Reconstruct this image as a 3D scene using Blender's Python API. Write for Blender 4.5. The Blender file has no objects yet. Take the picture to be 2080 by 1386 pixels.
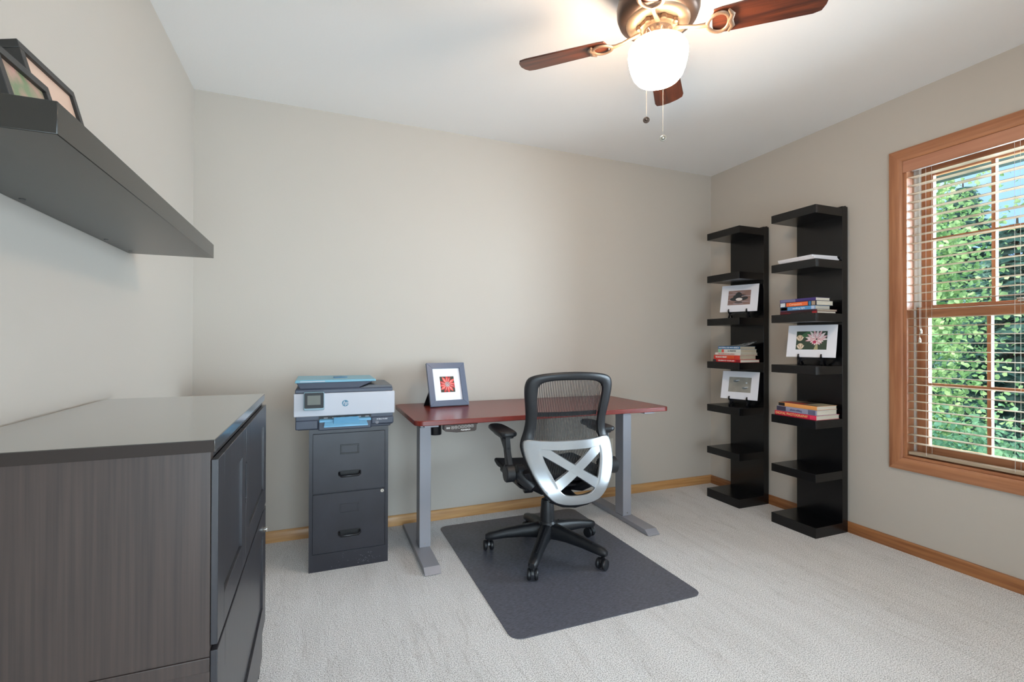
import bpy, bmesh, math, random
from mathutils import Vector, Matrix, noise
random.seed(7)
PI = math.pi
SC = bpy.context.scene
COL = SC.collection

# ------------------------------------------------------------------ camera
XL, XR, YB, YF, ZC = -0.621, 2.894, 2.962, -1.15, 2.44
cam_d = bpy.data.cameras.new('camera'); cam = bpy.data.objects.new('camera', cam_d); COL.objects.link(cam)
cam_d.sensor_width = 36; cam_d.lens = 974.19 / 2080 * 36; cam_d.clip_start = .02; cam_d.clip_end = 200
yaw, pitch, roll = 0.380695, 0.0044578, 0.0023877
_f = Vector((math.sin(yaw)*math.cos(pitch), math.cos(yaw)*math.cos(pitch), math.sin(pitch)))
_r = Vector((math.cos(yaw), -math.sin(yaw), 0)); _u = _r.cross(_f)
_r2 = _r*math.cos(roll) + _u*math.sin(roll); _u2 = -_r*math.sin(roll) + _u*math.cos(roll)
cam.matrix_world = Matrix(((_r2.x, _u2.x, -_f.x, 0), (_r2.y, _u2.y, -_f.y, 0), (_r2.z, _u2.z, -_f.z, 1.10505), (0, 0, 0, 1)))
SC.camera = cam

# ------------------------------------------------------------------ world, sun, daylight, exposure
w = bpy.data.worlds.new('World'); SC.world = w; w.use_nodes = True
nt = w.node_tree; nt.nodes.clear()
out = nt.nodes.new('ShaderNodeOutputWorld'); bg = nt.nodes.new('ShaderNodeBackground')
tc = nt.nodes.new('ShaderNodeTexCoord'); mp = nt.nodes.new('ShaderNodeMapping'); mp.inputs['Scale'].default_value = (3, 3, 6)
nz = nt.nodes.new('ShaderNodeTexNoise'); nz.inputs['Scale'].default_value = 1.6; nz.inputs['Detail'].default_value = 6
rp = nt.nodes.new('ShaderNodeValToRGB')
rp.color_ramp.elements[0].position = .42; rp.color_ramp.elements[0].color = (.36, .60, .95, 1)
rp.color_ramp.elements[1].position = .60; rp.color_ramp.elements[1].color = (.82, .91, 1.0, 1)
nt.links.new(tc.outputs['Generated'], mp.inputs['Vector']); nt.links.new(mp.outputs[0], nz.inputs['Vector'])
nt.links.new(nz.outputs['Fac'], rp.inputs[0]); nt.links.new(rp.outputs[0], bg.inputs[0]); nt.links.new(bg.outputs[0], out.inputs[0])
bg.inputs[1].default_value = 1.6

def light(name, kind, loc, energy, color, target=None, **kw):
    d = bpy.data.lights.new(name, kind); d.energy = energy; d.color = color
    for k, v in kw.items(): setattr(d, k, v)
    o = bpy.data.objects.new(name, d); COL.objects.link(o); o.location = loc
    if target is not None:
        o.rotation_euler = (Vector(target) - Vector(loc)).to_track_quat('-Z', 'Y').to_euler()
    return o
light('sun', 'SUN', (-6, 0, 9), 5.5, (1, .95, .85), target=(2, .8, 0), angle=.05)
# open sky seen past the eave through the right-hand window, plus side and rear fills at two added openings
light('daylight_sky_window', 'AREA', (XR+1.7, 1.1, 3.35), 200, (.78, .88, 1.0), target=(XR-.6, 1.2, 1.0), shape='RECTANGLE', size=2.6, size_y=1.3)
light('daylight_low_window', 'AREA', (XR+1.0, .33, 1.40), 500, (.76, .87, 1.0), target=(0, 1.55, .85), shape='RECTANGLE', size=1.6, size_y=1.6)
light('added_side_fill', 'AREA', (XR+.30, -.575, 1.30), 26, (.80, .89, 1.0), target=(XR-2, -.50, 1.1), shape='RECTANGLE', size=.86, size_y=1.5)  # added fill lamp outside the unseen side window
light('added_rear_fill', 'AREA', (.35, YF-.42, .80), 82, (.80, .90, 1.0), target=(.6, 1.0, .78), shape='RECTANGLE', size=1.5, size_y=1.5)  # added frontal fill lamp outside the unseen door
vs = SC.view_settings
vs.view_transform = 'Standard'; vs.look = 'None'; vs.gamma = 1; vs.exposure = 0.0; vs.use_curve_mapping = False

# ------------------------------------------------------------------ materials
MATS = {}
def s2l(c):
    return tuple(((x/255)/12.92 if x/255 <= .04045 else ((x/255+.055)/1.055)**2.4) for x in c) + (1,)
def mat(name, col, rough=.5, metal=0, spec=.5, noise_amt=0, noise_scale=8, stretch=(1, 1, 1), bump=0, bump_scale=60,
        coat=0, emit=None, emit_s=0, col2=None, detail=4, coords='Object', lo=.35, hi=.65, bump_stretch=None, bump_dist=.002):
    if name in MATS: return MATS[name]
    m = bpy.data.materials.new(name); m.use_nodes = True; t = m.node_tree
    b = t.nodes['Principled BSDF']
    b.inputs['Base Color'].default_value = s2l(col); b.inputs['Roughness'].default_value = rough
    b.inputs['Metallic'].default_value = metal; b.inputs['Specular IOR Level'].default_value = spec
    if coat: b.inputs['Coat Weight'].default_value = coat; b.inputs['Coat Roughness'].default_value = .15
    if emit: b.inputs['Emission Color'].default_value = s2l(emit); b.inputs['Emission Strength'].default_value = emit_s
    tcn = t.nodes.new('ShaderNodeTexCoord')
    if noise_amt or col2:
        mpn = t.nodes.new('ShaderNodeMapping'); mpn.inputs['Scale'].default_value = stretch
        n = t.nodes.new('ShaderNodeTexNoise'); n.inputs['Scale'].default_value = noise_scale; n.inputs['Detail'].default_value = detail
        r = t.nodes.new('ShaderNodeValToRGB')
        c2 = col2 if col2 else tuple(max(0, x*(1-noise_amt)) for x in col)
        r.color_ramp.elements[0].color = s2l(c2); r.color_ramp.elements[0].position = lo
        r.color_ramp.elements[1].color = s2l(col); r.color_ramp.elements[1].position = hi
        t.links.new(tcn.outputs[coords], mpn.inputs[0]); t.links.new(mpn.outputs[0], n.inputs['Vector'])
        t.links.new(n.outputs['Fac'], r.inputs[0]); t.links.new(r.outputs[0], b.inputs['Base Color'])
    if bump:
        mpb = t.nodes.new('ShaderNodeMapping'); mpb.inputs['Scale'].default_value = bump_stretch or (1, 1, 1)
        nb = t.nodes.new('ShaderNodeTexNoise'); nb.inputs['Scale'].default_value = bump_scale; nb.inputs['Detail'].default_value = 3
        bn = t.nodes.new('ShaderNodeBump'); bn.inputs['Strength'].default_value = bump; bn.inputs['Distance'].default_value = bump_dist
        t.links.new(tcn.outputs[coords], mpb.inputs[0]); t.links.new(mpb.outputs[0], nb.inputs['Vector'])
        t.links.new(nb.outputs['Fac'], bn.inputs['Height']); t.links.new(bn.outputs[0], b.inputs['Normal'])
    MATS[name] = m
    return m

M_WALL = mat('wall_paint', (190, 182, 172), .85, spec=.25, bump=.12, bump_scale=140)
M_CEIL = mat('ceiling_paint', (242, 239, 236), .9, spec=.2, bump=.15, bump_scale=90)
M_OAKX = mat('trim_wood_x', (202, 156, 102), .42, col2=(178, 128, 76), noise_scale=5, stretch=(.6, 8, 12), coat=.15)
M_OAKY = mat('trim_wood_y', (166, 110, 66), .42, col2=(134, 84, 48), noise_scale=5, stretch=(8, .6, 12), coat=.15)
M_FIRZ = mat('window_wood_upright', (184, 126, 88), .4, col2=(158, 100, 66), noise_scale=5, stretch=(9, 9, .5), coat=.2)
M_FIRY = mat('window_wood_level', (184, 126, 88), .4, col2=(158, 100, 66), noise_scale=5, stretch=(9, .5, 9), coat=.2)
M_SLAT = mat('blind_slat_paint', (176, 156, 132), .4, spec=.5)
M_VALA = mat('blind_valance_wood', (190, 134, 104), .45, col2=(178, 120, 92), noise_scale=4, stretch=(6, .5, 10))
M_VINYL = mat('white_vinyl', (214, 212, 206), .4)
M_BLACKW = mat('black_wood_foil', (2, 2, 5), .26, spec=.5, noise_amt=.2, noise_scale=6, stretch=(10, 10, .6))
M_SHELF = mat('wall_shelf_foil', (34, 32, 28), .26, spec=.65)
M_DRESS = mat('black_brown_stained_oak', (74, 62, 57), .34, spec=.45, col2=(55, 47, 45), noise_scale=7, stretch=(26, 26, .45), detail=8, lo=.25, hi=.75)
M_DRESSF = mat('black_brown_front', (52, 50, 54), .34, spec=.55, col2=(42, 41, 45), noise_scale=4, stretch=(14, 14, .6))
M_DRESST = mat('black_brown_top', (56, 52, 46), .17, spec=.9, col2=(48, 45, 41), noise_scale=4, stretch=(1, 12, 12), coat=1)
M_CAB = mat('black_enamel_steel', (48, 48, 56), .34, spec=.5, noise_amt=.14, noise_scale=7, bump=.1, bump_scale=300)
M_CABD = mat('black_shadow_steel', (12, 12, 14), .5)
M_CHROME = mat('chrome', (215, 212, 205), .2, metal=1)
M_MAHO = mat('mahogany_laminate', (124, 44, 34), .26, spec=.5, col2=(104, 34, 28), noise_scale=5, stretch=(.7, 10, 10))
M_GREYM = mat('grey_powder_steel', (150, 150, 157), .38, spec=.5, metal=.15)
M_DGREY = mat('dark_grey_plastic', (64, 68, 80), .42)
M_BLKP = mat('black_plastic', (20, 20, 24), .32, spec=.5)
M_BLKM = mat('black_plastic_matte', (26, 27, 31), .42, spec=.5, bump=.1, bump_scale=500)
M_MESH = mat('black_mesh_cord', (30, 30, 32), .7)
M_SEAT = mat('black_seat_fabric', (26, 28, 34), .75, bump=.5, bump_scale=260, bump_stretch=(5, 1, 1))
M_SILV = mat('silver_plastic', (168, 172, 176), .32, metal=.85, spec=.6)
M_MAT = mat('charcoal_vinyl_weave', (104, 106, 118), .36, spec=.55, noise_amt=.3, noise_scale=60, stretch=(1, 5, 1), bump=.35, bump_scale=240, bump_stretch=(.6, 4, 1), bump_dist=.001)
M_WHITEP = mat('white_printer_plastic', (186, 187, 195), .4)
M_TEAL = mat('pale_teal_plastic', (120, 172, 192), .4)
M_BLUE = mat('light_blue_plastic', (112, 172, 208), .4)
M_PDARK = mat('printer_dark_grey', (62, 68, 84), .42)
M_PTOP = mat('printer_lid_grey', (92, 96, 102), .4)
M_LOGO = mat('logo_blue', (62, 116, 142), .4)
M_SCREEN = mat('screen_glass', (98, 100, 92), .45)
M_WHITE = mat('white_card', (232, 230, 236), .7)
M_CREAM = mat('paper_pages', (224, 216, 200), .8, noise_amt=.1, noise_scale=30, stretch=(1, 1, 60))
M_CREAM2 = mat('aged_paper_pages', (196, 180, 156), .8, noise_amt=.12, noise_scale=30, stretch=(1, 1, 60))
M_WALNUT = mat('walnut_blade', (112, 56, 34), .38, col2=(62, 32, 24), noise_scale=4, stretch=(1.2, 14, 14), detail=6, coat=.3)
M_BRONZE = mat('oil_rubbed_bronze', (112, 92, 80), .36, metal=.7, col2=(78, 62, 54), noise_scale=3)
M_BRASS = mat('antique_brass', (132, 106, 84), .36, metal=.7)
M_FRAMEB = mat('slate_blue_frame', (88, 98, 118), .33, spec=.6)
M_FRAMEK = mat('dark_frame', (40, 38, 36), .4)
M_GLOBE = mat('lit_frosted_glass', (255, 250, 240), .4, emit=(255, 224, 192), emit_s=54)
M_CHAIN = mat('bead_chain', (190, 186, 176), .3, metal=.9)
M_OUTW = mat('outlet_white', (226, 222, 210), .4)
M_BLACKHOLE = mat('slot_black', (10, 10, 10), .6)
M_BARK = mat('bark', (86, 70, 56), .9, noise_amt=.4, noise_scale=20, bump=.5)
M_FOAM = mat('soffit_green', (24, 42, 38), .6)

def glass():
    m = bpy.data.materials.new('window_glass'); m.use_nodes = True; t = m.node_tree
    for n in list(t.nodes): t.nodes.remove(n)
    o = t.nodes.new('ShaderNodeOutputMaterial'); mx = t.nodes.new('ShaderNodeMixShader')
    tr = t.nodes.new('ShaderNodeBsdfTransparent'); gl = t.nodes.new('ShaderNodeBsdfGlossy')
    gl.inputs['Roughness'].default_value = .02
    fr = t.nodes.new('ShaderNodeFresnel'); fr.inputs['IOR'].default_value = 1.3
    t.links.new(fr.outputs[0], mx.inputs[0]); t.links.new(tr.outputs[0], mx.inputs[1]); t.links.new(gl.outputs[0], mx.inputs[2]); t.links.new(mx.outputs[0], o.inputs[0])
    tr.inputs[0].default_value = (.93, .97, .97, 1)
    return m
M_GLASS = glass()

def leafmat(name, a, b, trans=.35):
    m = bpy.data.materials.new(name); m.use_nodes = True; t = m.node_tree
    for n in list(t.nodes): t.nodes.remove(n)
    o = t.nodes.new('ShaderNodeOutputMaterial'); mx = t.nodes.new('ShaderNodeMixShader'); mx.inputs[0].default_value = trans
    d = t.nodes.new('ShaderNodeBsdfPrincipled'); d.inputs['Roughness'].default_value = .45
    tl = t.nodes.new('ShaderNodeBsdfTranslucent')
    tcn = t.nodes.new('ShaderNodeTexCoord'); n = t.nodes.new('ShaderNodeTexNoise'); n.inputs['Scale'].default_value = 5; n.inputs['Detail'].default_value = 2
    r = t.nodes.new('ShaderNodeValToRGB'); r.color_ramp.elements[0].position = .38; r.color_ramp.elements[1].position = .62
    r.color_ramp.elements[0].color = s2l(a); r.color_ramp.elements[1].color = s2l(b)
    t.links.new(tcn.outputs['Object'], n.inputs['Vector']); t.links.new(n.outputs['Fac'], r.inputs[0])
    t.links.new(r.outputs[0], d.inputs['Base Color']); t.links.new(r.outputs[0], tl.inputs['Color'])
    t.links.new(d.outputs[0], mx.inputs[1]); t.links.new(tl.outputs[0], mx.inputs[2]); t.links.new(mx.outputs[0], o.inputs[0])
    return m
M_LEAF1 = leafmat('bright_leaf', (122, 166, 104), (206, 228, 160), .45)
M_LEAF2 = leafmat('mid_leaf', (96, 146, 112), (160, 200, 150), .4)
M_SPRUCE = leafmat('spruce_needles', (96, 136, 128), (160, 192, 180), .15)

def carpet():
    m = bpy.data.materials.new('cut_pile_carpet'); m.use_nodes = True; t = m.node_tree; b = t.nodes['Principled BSDF']
    b.inputs['Roughness'].default_value = .95; b.inputs['Specular IOR Level'].default_value = .1
    b.inputs['Sheen Weight'].default_value = .25
    L = t.links.new; N = t.nodes.new
    tcn = N('ShaderNodeTexCoord')
    n1 = N('ShaderNodeTexNoise'); n1.inputs['Scale'].default_value = 250; n1.inputs['Detail'].default_value = 3
    n2 = N('ShaderNodeTexNoise'); n2.inputs['Scale'].default_value = 3.0; n2.inputs['Detail'].default_value = 4; n2.inputs['Distortion'].default_value = 1.2
    mp2 = N('ShaderNodeMapping'); mp2.inputs['Scale'].default_value = (2.6, .7, 1); mp2.inputs['Rotation'].default_value = (0, 0, .3)
    r1 = N('ShaderNodeValToRGB'); r1.color_ramp.elements[0].position = .30; r1.color_ramp.elements[1].position = .58
    r1.color_ramp.elements[0].color = s2l((136, 131, 128)); r1.color_ramp.elements[1].color = s2l((246, 243, 242))
    mx = N('ShaderNodeMix'); mx.data_type = 'RGBA'; mx.blend_type = 'MULTIPLY'; mx.inputs[0].default_value = 1
    r2 = N('ShaderNodeValToRGB'); r2.color_ramp.elements[0].position = .35; r2.color_ramp.elements[1].position = .55
    r2.color_ramp.elements[0].color = (.93, .925, .92, 1); r2.color_ramp.elements[1].color = (1, 1, 1, 1)
    L(tcn.outputs['Object'], n1.inputs['Vector']); L(tcn.outputs['Object'], mp2.inputs[0]); L(mp2.outputs[0], n2.inputs['Vector'])
    L(n1.outputs['Fac'], r1.inputs[0]); L(n2.outputs['Fac'], r2.inputs[0])
    L(r1.outputs[0], mx.inputs[6]); L(r2.outputs[0], mx.inputs[7])
    # narrow parted lines where the pile was combed by a vacuum
    n4 = N('ShaderNodeTexNoise'); n4.inputs['Scale'].default_value = 1.0; n4.inputs['Detail'].default_value = 3; n4.inputs['Roughness'].default_value = .6
    mp4 = N('ShaderNodeMapping'); mp4.inputs['Scale'].default_value = (7, .8, 1); mp4.inputs['Rotation'].default_value = (0, 0, -.12)
    r4 = N('ShaderNodeValToRGB'); e = r4.color_ramp.elements
    e[0].position = .489; e[0].color = (1, 1, 1, 1); e[1].position = .5; e[1].color = (.87, .86, .85, 1)
    e3 = r4.color_ramp.elements.new(.507); e3.color = (1, 1, 1, 1)
    mx2 = N('ShaderNodeMix'); mx2.data_type = 'RGBA'; mx2.blend_type = 'MULTIPLY'; mx2.inputs[0].default_value = 1
    L(tcn.outputs['Object'], mp4.inputs[0]); L(mp4.outputs[0], n4.inputs['Vector']); L(n4.outputs['Fac'], r4.inputs[0])
    L(mx.outputs[2], mx2.inputs[6]); L(r4.outputs[0], mx2.inputs[7]); L(mx2.outputs[2], b.inputs['Base Color'])
    # combed vacuum furrows + tufts
    wv = N('ShaderNodeTexNoise'); wv.inputs['Scale'].default_value = 9; wv.inputs['Detail'].default_value = 5; wv.inputs['Distortion'].default_value = .6
    mp3 = N('ShaderNodeMapping'); mp3.inputs['Scale'].default_value = (3.0, .7, 1); mp3.inputs['Rotation'].default_value = (0, 0, .25)
    L(tcn.outputs['Object'], mp3.inputs[0]); L(mp3.outputs[0], wv.inputs['Vector'])
    ad = N('ShaderNodeMath'); ad.operation = 'MULTIPLY_ADD'; ad.inputs[1].default_value = .9
    L(wv.outputs['Fac'], ad.inputs[0]); L(n1.outputs['Fac'], ad.inputs[2])
    bp = N('ShaderNodeBump'); bp.inputs['Strength'].default_value = .8; bp.inputs['Distance'].default_value = .0045
    L(ad.outputs[0], bp.inputs['Height']); L(bp.outputs[0], b.inputs['Normal'])
    return m
M_CARPET = carpet()

# ------------------------------------------------------------------ mesh helpers
class MB:
    def __init__(s): s.v = []; s.f = []; s.m = []
    def quadmesh(s, vs, fs, mi=0):
        o = len(s.v); s.v += [tuple(p) for p in vs]
        for f in fs: s.f.append([i+o for i in f]); s.m.append(mi)
    def box(s, x0, y0, z0, x1, y1, z1, mi=0):
        x0, x1 = sorted((x0, x1)); y0, y1 = sorted((y0, y1)); z0, z1 = sorted((z0, z1))
        s.quadmesh([(x0,y0,z0),(x1,y0,z0),(x1,y1,z0),(x0,y1,z0),(x0,y0,z1),(x1,y0,z1),(x1,y1,z1),(x0,y1,z1)],
                   [(0,3,2,1),(4,5,6,7),(0,1,5,4),(1,2,6,5),(2,3,7,6),(3,0,4,7)], mi)
        return s
    def hexa(s, p, mi=0):   # 8 points, bottom ring then top ring
        s.quadmesh(p, [(0,3,2,1),(4,5,6,7),(0,1,5,4),(1,2,6,5),(2,3,7,6),(3,0,4,7)], mi); return s
    def prism(s, poly, a, b, axis='z', mi=0):
        # poly in the plane across `axis`: z->(x,y), y->(x,z), x->(y,z)
        def P(u, v, t): return {'z': (u, v, t), 'y': (u, t, v), 'x': (t, u, v)}[axis]
        n = len(poly); vs = [P(u, v, a) for u, v in poly] + [P(u, v, b) for u, v in poly]
        area = sum(poly[i][0]*poly[(i+1) % n][1]-poly[(i+1) % n][0]*poly[i][1] for i in range(n))
        fs = [list(range(n))[::-1], list(range(n, 2*n))] + [(i, (i+1) % n, n+(i+1) % n, n+i) for i in range(n)]
        flip = (area < 0) ^ (axis == 'y') ^ (b < a)
        if flip: fs = [list(f)[::-1] for f in fs]
        s.quadmesh(vs, fs, mi); return s
    def tube(s, pts, r, seg=10, mi=0, closed=False, cap=True, sx=1, sy=1):
        pts = [Vector(p) for p in pts]; n = len(pts); rr = r if isinstance(r, (list, tuple)) else [r]*n
        rings = []; up = None
        for i, p in enumerate(pts):
            if closed: t = (pts[(i+1) % n]-pts[i-1])
            else: t = (pts[min(i+1, n-1)]-pts[max(i-1, 0)])
            t.normalize()
            if up is None:
                up = Vector((0, 0, 1)) if abs(t.z) < .9 else Vector((1, 0, 0))
            a = t.cross(up); 
            if a.length < 1e-6: a = t.orthogonal()
            a.normalize(); b = a.cross(t).normalized(); up = b
            rings.append([p + a*math.cos(2*PI*k/seg)*rr[i]*sx + b*math.sin(2*PI*k/seg)*rr[i]*sy for k in range(seg)])
        vs = [v for rg in rings for v in rg]; fs = []
        m = n if closed else n-1
        for i in range(m):
            for k in range(seg):
                j = (i+1) % n
                fs.append((i*seg+k, j*seg+k, j*seg+(k+1) % seg, i*seg+(k+1) % seg))
        if cap and not closed:
            fs.append(list(range(seg))); fs.append(list(range((n-1)*seg, n*seg))[::-1])
        fs = [list(f)[::-1] for f in fs]
        s.quadmesh(vs, fs, mi); return s
    def lathe(s, prof, c=(0, 0, 0), seg=32, axis='z', mi=0):
        # prof: (r, h) from low h to high h
        vs = []; fs = []; n = len(prof)
        for r, h in prof:
            for k in range(seg):
                a = 2*PI*k/seg; u, v = r*math.cos(a), r*math.sin(a)
                p = {'z': (u, v, h), 'y': (v, h, u), 'x': (h, u, v)}[axis]
                vs.append((p[0]+c[0], p[1]+c[1], p[2]+c[2]))
        for i in range(n-1):
            for k in range(seg):
                fs.append((i*seg+k, i*seg+(k+1) % seg, (i+1)*seg+(k+1) % seg, (i+1)*seg+k))
        if prof[0][0] > 1e-5: fs.append(list(range(seg))[::-1])
        if prof[-1][0] > 1e-5: fs.append(list(range((n-1)*seg, n*seg)))
        s.quadmesh(vs, fs, mi); return s
    def grid(s, fn, nu, nv, th=None, mi=0):
        # surface fn(u,v)->Vector; th: thickness along computed normal -> closed shell
        P = [[Vector(fn(i/(nu-1), j/(nv-1))) for j in range(nv)] for i in range(nu)]
        def nrm(i, j):
            du = P[min(i+1, nu-1)][j]-P[max(i-1, 0)][j]; dv = P[i][min(j+1, nv-1)]-P[i][max(j-1, 0)]
            return du.cross(dv).normalized()
        vs = [P[i][j] for i in range(nu) for j in range(nv)]
        id = lambda i, j: i*nv+j
        fs = [(id(i, j), id(i+1, j), id(i+1, j+1), id(i, j+1)) for i in range(nu-1) for j in range(nv-1)]
        if th:
            o = len(vs); vs = vs + [P[i][j]-nrm(i, j)*th for i in range(nu) for j in range(nv)]
            fs += [tuple(reversed([k+o for k in f])) for f in fs[:(nu-1)*(nv-1)]]
            for i in range(nu-1):
                fs.append((id(i+1, 0), id(i, 0), id(i, 0)+o, id(i+1, 0)+o)); fs.append((id(i, nv-1), id(i+1, nv-1), id(i+1, nv-1)+o, id(i, nv-1)+o))
            for j in range(nv-1):
                fs.append((id(0, j), id(0, j+1), id(0, j+1)+o, id(0, j)+o)); fs.append((id(nu-1, j+1), id(nu-1, j), id(nu-1, j)+o, id(nu-1, j+1)+o))
        s.quadmesh(vs, fs, mi); return s
    def xf(s, M):
        s.v = [tuple(M @ Vector(p)) for p in s.v]; return s
    def build(s, name, mats, parent=None, bevel=0, smooth=True, bseg=2, angle=35, fixn=True):
        me = bpy.data.meshes.new(name); me.from_pydata(s.v, [], s.f)
        if not isinstance(mats, (list, tuple)): mats = [mats]
        for m in mats: me.materials.append(m)
        for p, mi in zip(me.polygons, s.m): p.material_index = mi
        if fixn:
            bm = bmesh.new(); bm.from_mesh(me); bmesh.ops.recalc_face_normals(bm, faces=bm.faces[:]); bm.to_mesh(me); bm.free()
        if smooth:
            me.polygons.foreach_set('use_smooth', [True]*len(me.polygons)); me.set_sharp_from_angle(angle=math.radians(angle))
        me.update()
        o = bpy.data.objects.new(name, me); COL.objects.link(o)
        if parent is not None: o.parent = parent
        if bevel:
            b = o.modifiers.new('bevel', 'BEVEL'); b.width = bevel; b.segments = bseg; b.limit_method = 'ANGLE'; b.angle_limit = math.radians(30); b.harden_normals = False
        return o
def box(name, m, x0, y0, z0, x1, y1, z1, parent=None, bevel=0):
    return MB().box(x0, y0, z0, x1, y1, z1).build(name, m, parent, bevel)
def thing(name, label, cat, loc=(0, 0, 0), rz=0, group=None):
    o = bpy.data.objects.new(name, None); COL.objects.link(o); o.location = loc; o.rotation_euler = (0, 0, rz); o.empty_display_size = .05
    return tag(o, label, cat, group)
def tag(o, label, cat, group=None):
    o['label'] = label; o['category'] = cat
    if group: o['group'] = group
    return o
def struct(o): o['kind'] = 'structure'; return o
def lab(o, l): o['label'] = l; return o
def copy_tree(o, parent=None):
    c = o.copy(); COL.objects.link(c)
    if parent is not None: c.parent = parent
    for ch in list(o.children): copy_tree(ch, c)
    return c
def text(name, s, size, m, parent, M, extrude=.0004, shear=0, align='CENTER', bold=0, fit=None):
    c = bpy.data.curves.new(name, 'FONT'); c.body = s; c.size = size; c.extrude = extrude; c.shear = shear; c.align_x = align; c.align_y = 'CENTER'; c.offset = bold
    t = bpy.data.objects.new(name + '_tmp', c); COL.objects.link(t)
    bpy.context.view_layer.update()
    me = bpy.data.meshes.new_from_object(t.evaluated_get(bpy.context.evaluated_depsgraph_get()))
    bpy.data.objects.remove(t); bpy.data.curves.remove(c)
    if fit and me.vertices:
        xs = [v.co.x for v in me.vertices]; wd = max(xs)-min(xs); k = fit/wd
        for v in me.vertices: v.co.x *= k
    me.transform(M); me.materials.clear(); me.materials.append(m)
    o = bpy.data.objects.new(name, me); COL.objects.link(o); o.parent = parent
    return o
def frameM(o, x, y):   # matrix with given origin and in-plane axes (text x axis, text y axis)
    x = Vector(x).normalized(); y = Vector(y).normalized(); z = x.cross(y)
    return Matrix(((x.x, y.x, z.x, o[0]), (x.y, y.y, z.y, o[1]), (x.z, y.z, z.z, o[2]), (0, 0, 0, 1)))
def rounded(x0, y0, x1, y1, r, n=6):
    pts = []
    for cx, cy, a0 in ((x1-r, y0+r, -90), (x1-r, y1-r, 0), (x0+r, y1-r, 90), (x0+r, y0+r, 180)):
        for k in range(n+1):
            a = math.radians(a0+90*k/n); pts.append((cx+r*math.cos(a), cy+r*math.sin(a)))
    return pts

# ------------------------------------------------------------------ room shell
WY0, WY1, WZ0, WZ1 = .715, 1.600, .500, 2.080      # right window opening
T = .16
struct(box('floor', M_CARPET, XL-.1, YF-.1, -.06, XR+.05, YB+.1, 0))
struct(box('ceiling', M_CEIL, XL-.1, YF-.1, ZC, XR+T, YB+.1, ZC+.08))
struct(box('wall_left', M_WALL, XL-.1, YF-.1, 0, XL, YB+.1, ZC))
struct(box('wall_back', M_WALL, XL, YB, 0, XR, YB+.1, ZC))
VY0, VY1 = -1.02, -.135                          # added unseen window in the same wall, an opening for the side fill
b = MB(); b.box(XR, WY1, 0, XR+T, YB+.1, ZC).box(XR, YF-.1, 0, XR+T, VY0, ZC).box(XR, VY1, 0, XR+T, WY0, ZC)
for ya_, yb_ in ((WY0, WY1), (VY0, VY1)): b.box(XR, ya_, 0, XR+T, yb_, WZ0).box(XR, ya_, WZ1, XR+T, yb_, ZC)
struct(b.build('wall_right', M_WALL))
RX0, RX1, RZ0, RZ1 = -.42, 1.12, .06, 2.06        # added unseen glazed door, an opening for the rear fill
b = MB(); b.box(XL, YF-.1, 0, RX0, YF, ZC).box(RX1, YF-.1, 0, XR, YF, ZC).box(RX0, YF-.1, 0, RX1, YF, RZ0).box(RX0, YF-.1, RZ1, RX1, YF, ZC)
struct(b.build('wall_front', M_WALL))
BH, BT = .0617, .014
def baseboard(name, poly_axis, a, b_, at, sgn, m):
    pr = [(0, 0), (sgn*BT, 0), (sgn*BT, BH-.010), (sgn*(BT-.004), BH-.003), (sgn*(BT-.007), BH), (0, BH)]
    mb = MB()
    if poly_axis == 'x': mb.prism([(at+u, v) for u, v in pr], a, b_, axis='x')
    else: mb.prism([(at+u, v) for u, v in pr], a, b_, axis='y')
    return struct(mb.build(name, m, bevel=0))
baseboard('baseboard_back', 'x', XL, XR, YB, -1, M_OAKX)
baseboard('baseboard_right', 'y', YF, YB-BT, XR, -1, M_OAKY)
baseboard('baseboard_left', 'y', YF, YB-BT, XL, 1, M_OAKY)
baseboard('baseboard_front', 'x', RX1+.061, XR-BT, YF, 1, M_OAKX)

# right window
def casing(parent, y0, y1, z0, z1, wd, x, th, m1, m2):
    pr = [(0, 0), (0, .6), (.12, .9), (.3, 1), (.8, .95), (1, .7), (1, 0)]
    mb = MB()
    yo0, yo1, zo0, zo1 = y0-wd, y1+wd, z0-wd, z1+wd
    def run(ins, outs, mi):
        vs = []
        for (a, bb) in ((0, 0), (1, 1)):
            for u, d in pr:
                i = ins[a]; o = outs[a]
                vs.append((x-d*th, i[0]+(o[0]-i[0])*u, i[1]+(o[1]-i[1])*u))
        n = len(pr)
        mb.quadmesh(vs, [list(range(n)), list(range(n, 2*n))[::-1]] + [(k, (k+1) % n, n+(k+1) % n, n+k) for k in range(n)], mi)
    run([(y0, z1), (y1, z1)], [(yo0, zo1), (yo1, zo1)], 1)
    run([(y0, z0), (y1, z0)], [(yo0, zo0), (yo1, zo0)], 1)
    run([(y0, z0), (y0, z1)], [(yo0, zo0), (yo0, zo1)], 0)
    run([(y1, z0), (y1, z1)], [(yo1, zo0), (yo1, zo1)], 0)
    return mb.build('casing', [m1, m2], parent)
win = thing('window_1', 'wooden double hung window with grilles', 'window', (0, 0, 0)); del win['label']; del win['category']; struct(win)
casing(win, WY0, WY1, WZ0, WZ1, .064, XR, .018, M_FIRZ, M_FIRY)
b = MB()
b.box(XR, WY1-.014, WZ0+.014, XR+.15, WY1, WZ1-.014).box(XR, WY0, WZ0+.014, XR+.15, WY0+.014, WZ1-.014)
b.box(XR, WY0, WZ1-.014, XR+.15, WY1, WZ1, 1).box(XR, WY0, WZ0, XR+.15, WY1, WZ0+.014, 1)
b.build('jamb', [M_FIRZ, M_FIRY], win, bevel=.001)
b = MB(); 
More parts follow.
